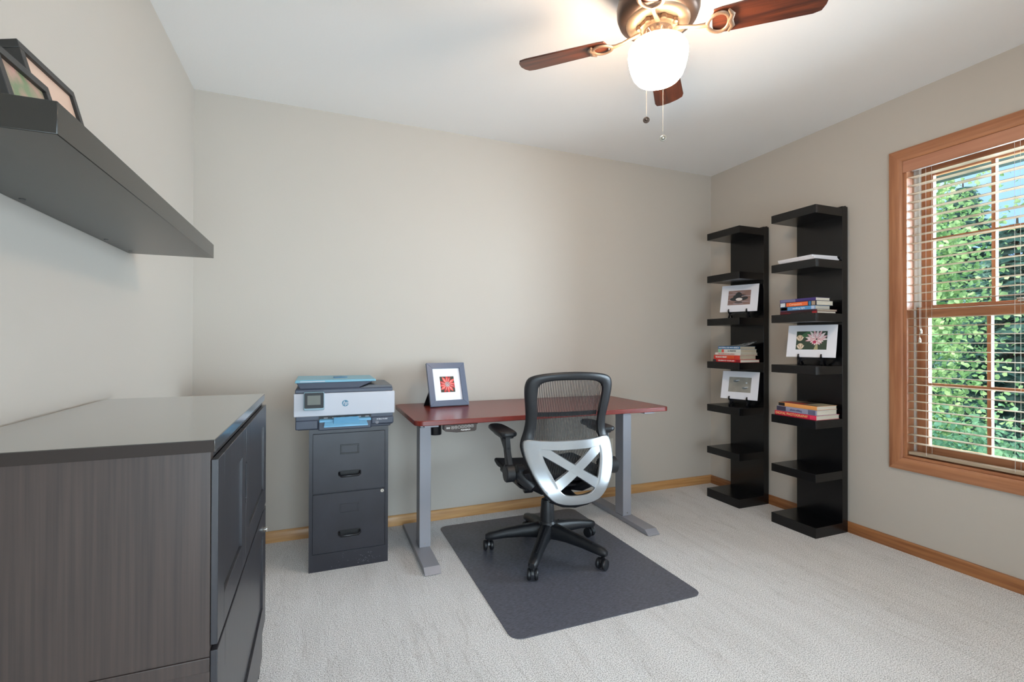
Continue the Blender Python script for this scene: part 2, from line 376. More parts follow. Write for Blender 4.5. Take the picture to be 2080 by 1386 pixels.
for ya, yb_, yr0, yr1 in ((WY1-.0165, WY1-.0141, WY1-.0215, WY1-.0166), (WY0+.0141, WY0+.0165, WY0+.0166, WY0+.0215)):
    b.box(XR+.060, ya, WZ0+.015, XR+.147, yb_, WZ1-.015)
    for xr_ in (XR+.0605, XR+.1025): b.box(xr_, yr0, WZ0+.017, xr_+.007, yr1, WZ1-.017)
b.build('jamb_liner', M_VINYL, win)
def sash(name, x0, x1, z0, z1, gz0, gz1, zm):
    y0, y1 = WY0+.023, WY1-.023; g0, g1 = .79, 1.525
    b = MB()
    b.box(x0, g1, z0, x1, y1, z1).box(x0, y0, z0, x1, g0, z1)
    b.box(x0, g0, z0, x1, g1, gz0, 1).box(x0, g0, gz1, x1, g1, z1, 1)
    s = b.build(name, [M_FIRZ, M_FIRY], win, bevel=.002)
    xm = (x0+x1)/2
    gb = MB(); 
    for k in (1, 2):
        yy = g0+(g1-g0)*k/3; gb.box(xm-.012, yy-.008, gz0, xm+.012, yy+.008, gz1)
    gb.box(xm-.0125, g0, zm-.008, xm+.0125, g1, zm+.008, 1)
    gb.build('grille', [M_FIRZ, M_FIRY], s)
    MB().box(xm-.0022, g0-.002, gz0-.002, xm+.0022, g1+.002, gz1+.002).build('pane', M_GLASS, s)
    return s
sash('lower_sash', XR+.069, XR+.101, WZ0+.016, 1.300, .575, 1.246, .893)
sash('upper_sash', XR+.111, XR+.141, 1.252, WZ1-.016, 1.312, 1.997, 1.658)
b = MB(); b.box(XR+.052, 1.10, 1.301, XR+.09, 1.17, 1.309); b.lathe([(.012, 1.309), (.012, 1.322), (.006, 1.326)], (XR+.072, 1.135, 0)); b.box(XR+.064, 1.135, 1.313, XR+.08, 1.18, 1.320)
lab(b.build('sash_lock', M_CHROME, win, bevel=.001), 'small metal sash lock on the meeting rail')
# added window beside the camera, unseen, there to let in fill light
added_win = thing('added_window_2', '', '', (0, 0, 0)); del added_win['label']; del added_win['category']; struct(added_win)
casing(added_win, VY0, VY1, WZ0, WZ1, .064, XR, .018, M_FIRZ, M_FIRY)
b = MB(); b.box(XR+.07, VY0, WZ0, XR+.11, VY0+.06, WZ1).box(XR+.07, VY1-.06, WZ0, XR+.11, VY1, WZ1)
for za, zb_ in ((WZ0, WZ0+.07), (1.25, 1.31), (WZ1-.07, WZ1)): b.box(XR+.07, VY0+.06, za, XR+.11, VY1-.06, zb_)
b.build('sash', M_FIRZ, added_win, bevel=.002)
MB().box(XR+.088, VY0+.06, WZ0+.07, XR+.092, VY1-.06, WZ1-.07).build('pane', M_GLASS, added_win)
# added glazed door behind the camera, unseen, there for frontal light
added_door = thing('added_door_1', '', '', (0, 0, 0)); del added_door['label']; del added_door['category']; struct(added_door)
b = MB(); b.box(RX0-.06, YF, RZ1, RX1+.06, YF+.018, RZ1+.06).box(RX0-.06, YF, 0, RX0, YF+.018, RZ1).box(RX1, YF, 0, RX1+.06, YF+.018, RZ1)
b.build('casing', M_FIRZ, added_door)
b = MB(); b.box(RX0, YF-.08, RZ0, RX1, YF-.05, RZ0+.10).box(RX0, YF-.08, RZ1-.06, RX1, YF-.05, RZ1).box(RX0, YF-.08, RZ0, RX0+.06, YF-.05, RZ1).box(RX1-.06, YF-.08, RZ0, RX1, YF-.05, RZ1).box(.32, YF-.08, RZ0, .38, YF-.05, RZ1)
b.build('door_frame', M_FIRZ, added_door)
MB().box(RX0+.06, YF-.067, RZ0+.1, RX1-.06, YF-.063, RZ1-.06).build('pane', M_GLASS, added_door)
# eave outside the right window
struct(box('trim_1', M_FOAM, XR+T, -1.2, 2.13, XR+T+.60, 3.4, 2.19))

# blind in the right window
bl = thing('window_blind', 'open cream slatted blind with wood valance hanging in the right-hand window', 'blind', (XR+.03, (WY0+WY1)/2, WZ0))
bl_o = Vector(bl.location)
def L(x, y, z): return (x-bl_o.x, y-bl_o.y, z-bl_o.z)
def lbox(mb, x0, y0, z0, x1, y1, z1, mi=0): mb.box(*L(x0, y0, z0), *L(x1, y1, z1), mi); return mb
by0, by1 = WY0+.017, WY1-.017
lbox(MB(), XR-.012, WY0+.004, 2.018, XR-.002, WY1-.001, WZ1-.001).build('valance', M_VALA, bl, bevel=.002)
lbox(MB(), XR+.002, by0, 2.03, XR+.05, by1, 2.062).build('head_rail', M_VINYL, bl)
b = MB(); z = 1.988; n = 0
while z > .56:
    zz = z
    b.grid(lambda u, v, zz=zz: Vector(L(XR+.004+.046*v, by0+(by1-by0)*u, zz+.0022*math.sin(PI*v))), 2, 6, th=.0022)
    z -= .0440; n += 1
b.build('slats', M_SLAT, bl)
lbox(MB(), XR+.006, by0, .521, XR+.048, by1, .537).build('bottom_rail', M_SLAT, bl, bevel=.003)
for yy in (1.50, .815, 1.16):
    b = MB()
    for xx in (XR+.0025, XR+.0515): b.tube([L(xx, yy, .53), L(xx, yy, 2.035)], .0007, 6)
    b.build('ladder_cord', M_VINYL, bl)
for yy, zz in ((1.515, 1.17), (1.520, 1.125)):
    b = MB(); b.tube([L(XR-.0135, yy, 2.016), L(XR-.0135, yy, zz+.02)], .0009, 6)
    c = b.build('lift_cord', M_VINYL, bl)
    b = MB(); p = L(XR-.0135, yy, zz); b.lathe([(.002, -.012), (.0065, -.010), (.006, .004), (.003, .014), (.0012, .02)], p, 12)
    lab(b.build('tassel', M_CHROME, c), 'shiny cord tassel')

# electrical outlet on back wall
t = thing('wall_outlet', 'white duplex outlet plate on the back wall beside the right desk leg', 'outlet', (1.938, YB, .36))
MB().prism(rounded(-.036, -.0575, .036, .0575, .005), 0, -.006, axis='y').build('plate', M_OUTW, t, bevel=.001)
for dz in (-.020, .020):
    r_ = MB().prism(rounded(-.017, dz-.0145, .017, dz+.0145, .006), -.006, -.0085, axis='y').build('receptacle', M_OUTW, t)
    b = MB(); b.box(-.0075, -.0085, dz-.002, -.0052, -.0092, dz+.008).box(.0052, -.0085, dz-.001, .0075, -.0092, dz+.007); b.lathe([(.003, -.0092), (.003, -.0085)], (0, 0, dz-.008), 12, 'y')
    b.build('slots', M_BLACKHOLE, r_)

# ------------------------------------------------------------------ chair mat
MX, MY = 1.118, 2.240
matp = thing('chair_mat', 'charcoal rectangular vinyl chair mat lying on the carpet under the office chair', 'mat', (MX, MY, 0))
MB().prism(rounded(-.452, -.592, .452, .592, .05, 8), 0.0005, .003, axis='z').build('mat_sheet', M_MAT, matp, bevel=.0008)

# ------------------------------------------------------------------ office chair
CX, CY, CR = 1.13, 2.31, math.radians(-4)
ch = thing('office_chair', 'black mesh-back swivel office chair with silver X brace and five casters', 'chair', (CX, CY, .003), CR)
HZ = .003
# star base
base = bpy.data.objects.new('star_base', None)
b = MB(); b.lathe([(.040, .072), (.050, .078), (.054, .12), (.048, .145), (.041, .158)], seg=28)
hub = b.build('hub', M_BLKM, ch)
arm_dirs = []
for a, R_ in ((-127, .352), (-61, .335), (11, .312), (88, .295), (161, .312)):
    arm_dirs.append((math.radians(a)-CR, R_))
first = True
for k, (a, R_) in enumerate(arm_dirs):
    d = Vector((math.cos(a), math.sin(a), 0)); n = Vector((-d.y, d.x, 0))
    b = MB()
    secs = []
    for t_, hw, zt, zb_ in ((.02, .038, .150, .070), (.07, .033, .146, .074), (.13, .028, .137, .076), (.22, .025, .120, .072), (R_-.03, .0235, .104, .064), (R_, .0225, .098, .061), (R_+.018, .013, .088, .064)):
        c = d*t_
        ring = []
        for kk in range(12):
            aa = 2*PI*kk/12; cu, sv = math.cos(aa), math.sin(aa)
            cu = math.copysign(abs(cu)**.6, cu); sv = math.copysign(abs(sv)**.6, sv)
            ring.append(c + n*cu*hw*(1-.12*sv) + Vector((0, 0, (zt+zb_)/2 + sv*(zt-zb_)/2)))
        secs.append(ring)
    vs = [p for r in secs for p in r]; fs = []
    for i in range(len(secs)-1):
        for kk in range(12): fs.append((i*12+kk, i*12+(kk+1) % 12, (i+1)*12+(kk+1) % 12, (i+1)*12+kk))
    fs += [list(range(12)), list(range((len(secs)-1)*12, len(secs)*12))]
    b.quadmesh(vs, fs)
    leg = b.build('base_leg', M_BLKM, ch, angle=50)
    # inset strip on the top of the leg
    b = MB(); p0 = d*.075; p1 = d*(R_-.055); z0, z1 = .1475, .1115
    hw = .007
    b.quadmesh([p0-n*hw+Vector((0,0,z0)), p0+n*hw+Vector((0,0,z0)), p1+n*hw+Vector((0,0,z1)), p1-n*hw+Vector((0,0,z1)),
                p0-n*hw+Vector((0,0,z0-.008)), p0+n*hw+Vector((0,0,z0-.008)), p1+n*hw+Vector((0,0,z1-.008)), p1-n*hw+Vector((0,0,z1-.008))],
               [(0,1,2,3),(7,6,5,4),(0,4,5,1),(1,5,6,2),(2,6,7,3),(3,7,4,0)])
    b.build('leg_inset', M_BLKP, leg, bevel=.001)
    # caster
    sw = [math.radians(-110), math.radians(30), math.radians(-60), math.radians(100), math.radians(-95)][k]
    q = d*R_
    f = Vector((math.cos(sw), math.sin(sw), 0)); ax = Vector((-f.y, f.x, 0))
    wc = q - f*.012 + Vector((0, 0, .027))
    R3 = Matrix(((f.x, ax.x, 0), (f.y, ax.y, 0), (0, 0, 1))).to_4x4()
    b = MB(); b.lathe([(.006, .03), (.006, .068)], (.012, 0, 0), 12)
    prof = [(.030*math.cos(math.radians(t_)), .030*math.sin(math.radians(t_))+.006) for t_ in range(-5, 186, 12)]
    b.prism([(.024*math.cos(math.radians(t_)), .027+.032*math.sin(math.radians(t_))) for t_ in range(10, 175, 15)] , -.006, .006, axis='y')
    b.xf(Matrix.Translation(q-f*.012) @ R3)
    hood = b.build('caster', M_BLKP, ch)
    for sgn in (-1, 1):
        b = MB(); b.lathe([(.010, -.009), (.022, -.0085), (.0265, -.004), (.027, .004), (.024, .0085), (.010, .0105)] if sgn > 0 else [(.010, -.0105), (.024, -.0085), (.027, -.004), (.0265, .004), (.022, .0085), (.010, .009)], (0, sgn*.0165, .027), 24, 'y')
        b.xf(Matrix.Translation(q-f*.012) @ R3)
        b.build('wheel', M_BLKM, hood)
# gas column and mechanism
MB().lathe([(.040, .13), (.038, .20), (.033, .262), (.031, .27), (.016, .272), (.0155, .285), (.020, .287), (.019, .33), (.015, .34), (.015, .40)], seg=28).build('gas_column', M_BLKM, ch)
b = MB(); b.hexa([(-.075, -.10, .335), (.075, -.10, .335), (.075, .10, .335), (-.075, .10, .335), (-.09, -.13, .39), (.09, -.13, .39), (.09, .13, .39), (-.09, .13, .39)])
b.box(-.05, -.16, .35, .05, -.09, .385)
b.lathe([(.018, -.145), (.022, -.14), (.022, -.10), (.018, -.095)], (0, -.03, .345), 20, 'x')
b.build('tilt_mechanism', M_BLKP, ch, bevel=.004)
b = MB(); b.tube([(.09, .02, .36), (.20, .02, .352), (.235, .015, .345)], [.005, .005, .005], 8); b.tube([(.215, .02, .350), (.265, .005, .342)], [.009, .011], 10)
b.build('height_lever', M_BLKP, ch)
b = MB(); b.tube([(.05, -.10, .365), (.06, -.17, .372), (.095, -.19, .374), (.125, -.17, .372), (.13, -.10, .366)], .004, 8)
b.build('tension_lever', M_BLKP, ch)
# seat
def seat_fn(top):
    def fn(u, v):
        y = -.215+v*.485; hw = .236 + .014*math.sin(PI*v) - .03*max(0, v-.8)**2*25*.4 - .03*max(0, .15-v)*4
        x = (u*2-1)*hw
        z = .452 + .006*((u*2-1)**2)*2 + .018*max(0, .3-v)*2
        z -= .030*max(0, (v-.80)/.20)**2
        if not top: z -= .052
        return (x, y, z)
    return fn
b = MB()
NU, NV = 15, 17
Pt = [[Vector(seat_fn(True)(i/(NU-1), j/(NV-1))) for j in range(NV)] for i in range(NU)]
Pb = [[Vector(seat_fn(False)(.06+.88*i/(NU-1), .05+.9*j/(NV-1))) for j in range(NV)] for i in range(NU)]
vs = [p for r in Pt for p in r] + [p for r in Pb for p in r]; off = NU*NV; I = lambda i, j: i*NV+j
fs = [(I(i, j), I(i+1, j), I(i+1, j+1), I(i, j+1)) for i in range(NU-1) for j in range(NV-1)]
fs += [tuple(off+k for k in (I(i, j), I(i, j+1), I(i+1, j+1), I(i+1, j))) for i in range(NU-1) for j in range(NV-1)]
ring = [(i, 0) for i in range(NU)] + [(NU-1, j) for j in range(1, NV)] + [(i, NV-1) for i in range(NU-2, -1, -1)] + [(0, j) for j in range(NV-2, 0, -1)]
for k in range(len(ring)):
    a_, c_ = ring[k], ring[(k+1) % len(ring)]
    fs.append((I(*a_), off+I(*a_), off+I(*c_), I(*c_)))
b.quadmesh(vs, fs)
b.build('seat', M_SEAT, ch, bevel=.016, bseg=4)
b = MB(); b.prism(rounded(-.21, -.20, .21, .235, .06), .388, .404, axis='z'); b.build('seat_pan', M_BLKP, ch, bevel=.006)
# back: profile y(z)
def yb(z):
    ks = [(.34, -.345), (.38, -.355), (.44, -.352), (.52, -.325), (.60, -.285), (.66, -.262), (.72, -.268), (.80, -.290), (.90, -.312), (.98, -.325)]
    if z <= ks[0][0]: return ks[0][1]
    for (a, ya), (c, yc) in zip(ks, ks[1:]):
        if z <= c:
            i = [k_[0] for k_ in ks].index(a); p0 = ks[max(i-1, 0)]; p3 = ks[min(i+2, len(ks)-1)]
            t_ = (z-a)/(c-a); hh = c-a
            m0 = (yc-p0[1])/(c-p0[0])*hh; m1 = (p3[1]-ya)/(p3[0]-a)*hh
            return (2*t_**3-3*t_**2+1)*ya+(t_**3-2*t_**2+t_)*m0+(-2*t_**3+3*t_**2)*yc+(t_**3-t_**2)*m1
    return ks[-1][1]
def ywrap(x, z):   # back wraps forward at its sides
    return yb(z) + .75*x*x
BKX = 0.0
outer = [(0, .968), (.07, .966), (.14, .960), (.19, .950), (.215, .935), (.226, .905), (.226, .87), (.220, .82), (.213, .77), (.210, .73), (.216, .68), (.230, .64), (.236, .61), (.228, .56), (.205, .50), (.180, .45), (.150, .405), (.115, .370), (.07, .352), (0, .346)]
inner = [(0, .928), (.07, .927), (.12, .922), (.150, .912), (.164, .895), (.168, .87), (.166, .84), (.163, .80), (.160, .76), (.160, .72), (.164, .68), (.172, .64), (.176, .61), (.168, .56), (.150, .50), (.128, .455), (.100, .425), (.075, .405), (.04, .395), (0, .392)]
def band(outer, inner, d_out, d_in, prof=5, name='x', m=None, thick=.02, yoff=0, par=None):
    full_o = outer + [(-x, z) for x, z in outer[-2:0:-1]]; full_i = inner + [(-x, z) for x, z in inner[-2:0:-1]]
    b = MB(); n = len(full_o); vs = []
    # cross-section loop: back side (towards -y) bulges, front side flat
    cs = [(0, 0), (.06, .75), (.25, 1), (.5, 1.05), (.75, 1), (.94, .75), (1, 0), (.9, -.6), (.5, -.75), (.1, -.6)]
    for (xo, zo), (xi, zi) in zip(full_o, full_i):
        for u, h in cs:
            x = xo+(xi-xo)*u; z = zo+(zi-zo)*u
            vs.append((x, ywrap(x, z)-h*thick*.5+yoff, z))
    m_ = len(cs)
    fs = [(i*m_+k, ((i+1) % n)*m_+k, ((i+1) % n)*m_+(k+1) % m_, i*m_+(k+1) % m_) for i in range(n) for k in range(m_)]
    b.quadmesh(vs, fs)
    return b.build(name, m, par, angle=60)
# smooth the outlines with Catmull-Rom
def crom(P, k=3):
    P2 = [(-P[1][0], P[1][1])] + P + [(-P[-2][0], P[-2][1])]; o = []
    for i in range(1, len(P2)-2):
        p0, p1, p2, p3 = [Vector(q) for q in P2[i-1:i+3]]
        for j in range(k):
            t_ = j/k; o.append(tuple(.5*((2*p1)+(-p0+p2)*t_+(2*p0-5*p1+4*p2-p3)*t_*t_+(-p0+3*p1-3*p2+p3)*t_**3)))
    o.append(P[-1]); return o
bf = band(crom(outer), crom(inner), 0, 0, name='back_frame', m=M_BLKM, thick=.036, par=ch)
# mesh cords: fine upright strips across the opening
b = MB(); NC = 41
def halfw(z):
    P = inner
    for (xa, za), (xb, zb_) in zip(P, P[1:]):
        if zb_ <= z <= za: 
            t_ = (za-z)/(za-zb_+1e-9); return xa+(xb-xa)*t_
    return .03
zs = [.400+(.944-.400)*i/34 for i in range(35)]
for k in range(NC):
    x = -.168+.336*(k+.5)/NC; hwd = .0016
    run = []
    for z in zs:
        if abs(x) < halfw(min(z, .915))+.022 and z < .945: run.append(z)
    run = [z for z in run if z > .468]
    if len(run) < 2: continue
    vs = []
    for z in run:
        y = ywrap(x, z)+.006; 
        vs += [(x-hwd, y, z), (x+hwd, y, z), (x+hwd, y+.0012, z), (x-hwd, y+.0012, z)]
    fs = []
    for i in range(len(run)-1):
        for q in range(4): fs.append((i*4+q, i*4+(q+1) % 4, (i+1)*4+(q+1) % 4, (i+1)*4+q))
    b.quadmesh(vs, fs)
b.build('back_mesh', M_MESH, ch)
b = MB(); b.grid(lambda u, v: ((u*2-1)*.158, ywrap((u*2-1)*.158, .752+.022*v)+.0085, .752+.022*v), 21, 3, th=.001)
b.build('mesh_band', M_MESH, ch)
# silver brace shell
so = [(0, .640), (.08, .640), (.15, .643), (.20, .648), (.222, .640), (.230, .615), (.224, .56), (.204, .50), (.178, .45), (.147, .408), (.112, .378), (.06, .362), (0, .358)]
si = [(0, .598), (.06, .598), (.11, .600), (.143, .603), (.148, .600), (.148, .590), (.140, .55), (.120, .50), (.102, .46), (.086, .43), (.066, .412), (.035, .405), (0, .404)]
def silver(outer, inner, par):
    fo = crom(outer); fi = crom(inner)
    full_o = fo + [(-x, z) for x, z in fo[-2:0:-1]]; full_i = fi + [(-x, z) for x, z in fi[-2:0:-1]]
    b = MB(); cs = [(0, -.3), (.02, .75), (.07, 1), (.25, 1), (.42, 1), (.58, 1), (.75, 1), (.93, 1), (.98, .75), (1, -.3), (.5, -.4)]
    vs = []; n = len(full_o); m_ = len(cs)
    for (xo, zo), (xi, zi) in zip(full_o, full_i):
        for u, h in cs:
            x = xo+(xi-xo)*u; z = zo+(zi-zo)*u; vs.append((x, ywrap(x, z)-.020-h*.008, z))
    b.quadmesh(vs, [(i*m_+k, ((i+1) % n)*m_+k, ((i+1) % n)*m_+(k+1) % m_, i*m_+(k+1) % m_) for i in range(n) for k in range(m_)])
    # X bars
    for (xa, za, xb, zb_) in ((-.168, .616, .112, .441), (.168, .616, -.112, .441)):
        hw = .0215
        d = Vector((xb-xa, zb_-za)).normalized(); nn = Vector((-d.y, d.x))
        N_ = 14; vs = []
        for i in range(N_):
            t_ = i/(N_-1); x = xa+(xb-xa)*t_; z = za+(zb_-za)*t_; wdd = hw*(1+.25*(1-math.sin(PI*t_)))
            for sx_, h in ((-1, 0), (-.85, .9), (.85, .9), (1, 0), (1, -.5), (-1, -.5)):
                px, pz = x+nn.x*sx_*wdd, z+nn.y*sx_*wdd
                vs.append((px, ywrap(px, pz)-.020-h*.0075, pz))
        fs = [(i*6+k, (i+1)*6+k, (i+1)*6+(k+1) % 6, i*6+(k+1) % 6) for i in range(N_-1) for k in range(6)] + [list(range(6)), list(range((N_-1)*6, N_*6))]
        b.quadmesh(vs, fs)
    return b.build('silver_brace', M_SILV, par, angle=30)
lab(silver(so, si, ch), 'satin silver X-shaped lumbar brace')
# yoke between the base of the back and the mechanism
b = MB()
for sgn in (-1, 1):
    b.tube([(sgn*.20, -.255, .50), (sgn*.17, -.24, .43), (sgn*.10, -.20, .385), (sgn*.04, -.12, .37)], [.028, .030, .028, .02], 12, sx=.7, sy=1)
b.tube([(-.12, -.325, .385), (-.06, -.335, .368), (0, -.335, .362), (.06, -.335, .368), (.12, -.325, .385)], [.02, .026, .028, .026, .02], 12)
b.tube([(0, -.325, .365), (0, -.24, .355), (0, -.12, .360)], [.03, .035, .04], 12, sx=1.6, sy=.6)
b.build('back_yoke', M_BLKP, ch, angle=60)
# armrests
for sgn in (-1, 1):
    ah = MB(); ah.lathe([(.034, -.001), (.041, .004), (.042, .040), (.037, .046)] if sgn > 0 else [(.037, -.046), (.042, -.040), (.041, -.004), (.034, .001)], (sgn*.252, -.195, .480), 24, 'x')
    ah.lathe([(.034, 0), (.038, .004), (.038, .03), (.034, .034)], (sgn*.248-.017-sgn*.026, -.195, .480), 24, 'x')
    ah.tube([(sgn*.228, -.20, .475), (sgn*.205, -.225, .455), (sgn*.17, -.245, .42)], [.033, .036, .030], 14)
    ah.tube([(sgn*.225, -.19, .462), (sgn*.20, -.12, .425), (sgn*.15, -.04, .405)], [.024, .026, .020], 12)
    ar = ah.build('armrest_hinge', M_BLKM, ch)
    b = MB()
    prof = [(-.212, .455), (-.224, .475), (-.212, .50), (-.165, .58), (-.150, .640), (-.110, .640), (-.125, .575), (-.156, .50), (-.168, .465)]
    # upright, two blades meeting under the pad
    b.prism([(y, z) for y, z in prof], sgn*.256, sgn*.284, axis='x')
    b.prism([(-.165, .58), (-.160, .60), (-.06, .645), (.04, .650), (.05, .640), (-.05, .628), (-.125, .575)], sgn*.258, sgn*.282, axis='x')
    up = b.build('arm_upright', M_BLKM, ch, bevel=.006, bseg=3)
    b = MB()
    pts = []
    outl = [(-.042, -.17), (-.046, -.12), (-.046, .0), (-.040, .07), (-.022, .10), (0, .106), (.022, .10), (.038, .07), (.044, .0), (.044, -.12), (.040, -.17), (.022, -.185), (-.022, -.185)]
    b.prism([(sgn*.268+x, y) for x, y in outl], .648, .672, axis='z')
    pad = b.build('arm_pad', M_BLKM, ch, bevel=.009, bseg=4, angle=60)
    b = MB(); b.prism([(sgn*.268+x*.7, y*.72-.03) for x, y in outl], .638, .648, axis='z'); b.build('pad_plate', M_BLKP, pad)

# ------------------------------------------------------------------ standing desk
DZ = .735
dk = thing('standing_desk', 'mahogany-topped height-adjustable desk on two grey T-shaped legs', 'desk', (1.16, 2.6, 0))
def D(x, y): return (x-1.16, y-2.6)
pts = [D(*p) for p in rounded(.418, 2.262, 1.905, 2.945, .045, 6)]
MB().prism(pts, DZ-.025, DZ, axis='z').build('desktop', M_MAHO, dk, bevel=.003, bseg=3)
for fx, lx in ((.503, .517), (1.785, 1.783)):
    x, y0 = D(fx, 2.255); y1 = y0+.665
    b = MB(); b.hexa([(x-.040, y0, .004), (x+.040, y0, .004), (x+.040, y1, .004), (x-.040, y1, .004),
                      (x-.040, y0+.035, .030), (x+.040, y0+.035, .030), (x+.040, y1-.035, .030), (x-.040, y1-.035, .030)])
    b.box(x-.020, y0+.03, 0, x+.020, y0+.06, .006).box(x-.020, y1-.06, 0, x+.020, y1-.03, .006)
    b.build('foot', M_GREYM, dk, bevel=.0015)
    lx, ly = D(lx, 2.515)
    b = MB(); b.box(lx-.030, ly, .030, lx+.030, ly+.085, .66)
    leg = b.build('leg_column', M_GREYM, dk, bevel=.002)
    MB().box(lx-.026, ly+.004, .655, lx+.026, ly+.081, .70).build('inner_column', M_GREYM, leg, bevel=.001)
    b = MB(); b.lathe([(.0035, -.0015), (.0035, 0)], (lx, ly, .048), 10, 'y'); b.build('screw', M_CHROME, leg)
    x, y = D(fx, 2.30)
    MB().box(x-.035, y, .696, x+.035, y+.60, .7098).build('top_bracket', M_GREYM, dk, bevel=.001)
b = MB(); xa, ya = D(.55, 2.535); xb, yb_ = D(1.75, 2.58)
b.box(xa, ya, .672, xb, yb_, .705); b.build('crossbar', M_GREYM, dk, bevel=.001)
x, y = D(.580, 2.555)
MB().lathe([(.030, .612), (.032, .615), (.032, .70), (.028, .704)], (x, y, 0), 24).build('lift_motor', M_BLKP, dk)
# control panel
x0, y0 = D(.556, 2.262)
b = MB(); b.prism([(x0, -.026+.71), (x0+.008, -.033+.71), (x0+.062, -.040+.71), (x0+.155, -.038+.71), (x0+.163, -.032+.71), (x0+.165, .7098), (x0, .7098)], y0+.004, y0+.045, axis='y')
cp = b.build('control_panel', mat('controller_brown', (62, 50, 46), .35), dk, bevel=.002)
MTX = mat('printed_white', (228, 226, 222), .5)
def on_front(x, z, y): return frameM((x, y, z), (1, 0, 0), (0, 0, 1))
text('display_digits', '888', .0125, MTX, cp, on_front(x0+.020, .693, y0+.0035))
for i, g in enumerate(('\u25b2', '\u25bc', '1', '2', '3', 'M', 'A')):
    cxn = x0+.042+i*.0165; czn = .6945+.0006*i
    b = MB(); rp_ = rounded(cxn-.0062, czn-.0062, cxn+.0062, czn+.0062, .0035, 3)
    b.tube([(u, y0+.0035, v) for u, v in rp_], .0006, 6, closed=True)
    bt = b.build('button', MTX, cp)
    if i < 2:
        s_ = 1 if i == 0 else -1
        MB().prism([(cxn-.003, czn-.002*s_), (cxn+.003, czn-.002*s_), (cxn, czn+.003*s_)], y0+.0032, y0+.0039, axis='y').build('arrow', MTX, bt)
    else: text('button_mark', g, .0075, MTX, bt, on_front(cxn, czn, y0+.0035))
text('brand_lettering', 'FLEXISPOT', .0085, MTX, cp, on_front(x0+.108, .6805, y0+.0035), bold=.0003, fit=.048)
b = MB(); b.tube([(x0+.163, y0+.03, .703), (x0+.175, y0+.035, .700), (x0+.185, y0+.05, .705), (x0+.19, y0+.07, .708)], .0022, 8); b.build('cable', M_BLKP, dk)

# picture helper: flat photograph made of coloured petals and shapes
def poly(b, pts, zoff, mi): b.quadmesh([(x, y, zoff) for x, y in pts], [list(range(len(pts)))], mi)
def ell(cx, cy, rx, ry, a=0, n=18):
    ca, sa = math.cos(a), math.sin(a)
    return [(cx+rx*math.cos(t_)*ca-ry*math.sin(t_)*sa, cy+rx*math.cos(t_)*sa+ry*math.sin(t_)*ca) for t_ in [2*PI*k/n for k in range(n)]]
def petal(cx, cy, a, r0, r1, wd):
    d = Vector((math.cos(a), math.sin(a))); n = Vector((-d.y, d.x)); c = Vector((cx, cy))
    ps = []
    for t_, q in ((0, .35), (.3, .85), (.55, 1), (.8, .7), (1, 0)): ps.append(tuple(c+d*(r0+(r1-r0)*t_)+n*wd*q))
    for t_, q in ((.8, .7), (.55, 1), (.3, .85), (0, .35)): ps.append(tuple(c+d*(r0+(r1-r0)*t_)-n*wd*q))
    return ps
def clip(pts, x0, y0, x1, y1):
    def cl(P, f, g):
        o = []
        for i in range(len(P)):
            a, c = P[i-1], P[i]
            if f(c):
                if not f(a): o.append(g(a, c))
                o.append(c)
            elif f(a): o.append(g(a, c))
        return o
    ix = lambda X: (lambda a, c: (X, a[1]+(c[1]-a[1])*(X-a[0])/(c[0]-a[0])))
    iy = lambda Y: (lambda a, c: (a[0]+(c[0]-a[0])*(Y-a[1])/(c[1]-a[1]), Y))
    P = cl(list(pts), lambda p: p[0] >= x0, ix(x0)); P = cl(P, lambda p: p[0] <= x1, ix(x1)) if P else P
    P = cl(P, lambda p: p[1] >= y0, iy(y0)) if P else P; P = cl(P, lambda p: p[1] <= y1, iy(y1)) if P else P
    return P
class Pic:   # picture in the plane x,y (y up), centred at 0; built at z = small offsets
    def __init__(s, w_, h_, bgm): s.w, s.h = w_, h_; s.b = MB(); s.m = [bgm]; s.z = .0002; poly(s.b, [(-w_/2, -h_/2), (w_/2, -h_/2), (w_/2, h_/2), (-w_/2, h_/2)], 0, 0)
    def add(s, pts, m):
        if m not in s.m: s.m.append(m)
        P = clip(pts, -s.w/2, -s.h/2, s.w/2, s.h/2)
        if len(P) > 2: s.z += .000012; poly(s.b, P, s.z, s.m.index(m))
    def build(s, par, M, k=1):
        s.b.xf(M @ Matrix.Diagonal((k, k, 1, 1))); return s.b.build('photograph', s.m, par, smooth=False, fixn=False)
def flat(n, c): return mat('ink_'+n, c, .5)
random.seed(3)

# framed red flower on the desk
fr = thing('picture_frame', 'slate blue picture frame with a red flower print standing on the desk', 'picture frame', (.705, 2.72, DZ), math.radians(6))
W_, H_, TH = .236, .262, .018; lean = math.radians(20)
FM = Matrix.Translation((0, 0, .006)) @ Matrix.Rotation(-lean, 4, 'X') @ Matrix.Rotation(PI/2, 4, 'X')   # local x right, y up, +z towards viewer (-y world)
b = MB(); bw = .034
oc = [(-W_/2, 0), (W_/2, 0), (W_/2, H_), (-W_/2, H_)]; ic = [(-W_/2+bw, bw), (W_/2-bw, bw), (W_/2-bw, H_-bw), (-W_/2+bw, H_-bw)]
for k in range(4):
    q = [oc[k], oc[(k+1) % 4], ic[(k+1) % 4], ic[k]]
    b.hexa([(x, y, -TH) for x, y in q] + [(x, y, 0) for x, y in q])
b.xf(FM).build('frame_moulding', M_FRAMEB, fr, bevel=.0015)
MB().box(-W_/2+bw-.003, bw-.003, -.012, W_/2-bw+.003, H_-bw+.003, -.009).xf(FM).build('mount', M_WHITE, fr)
MB().box(-W_/2+bw-.003, bw-.003, -.0165, W_/2-bw+.003, H_-bw+.003, -.0122).xf(FM).build('backing_board', M_BLKP, fr)
pic = Pic(.088, .096, flat('dark_olive', (52, 50, 36)))
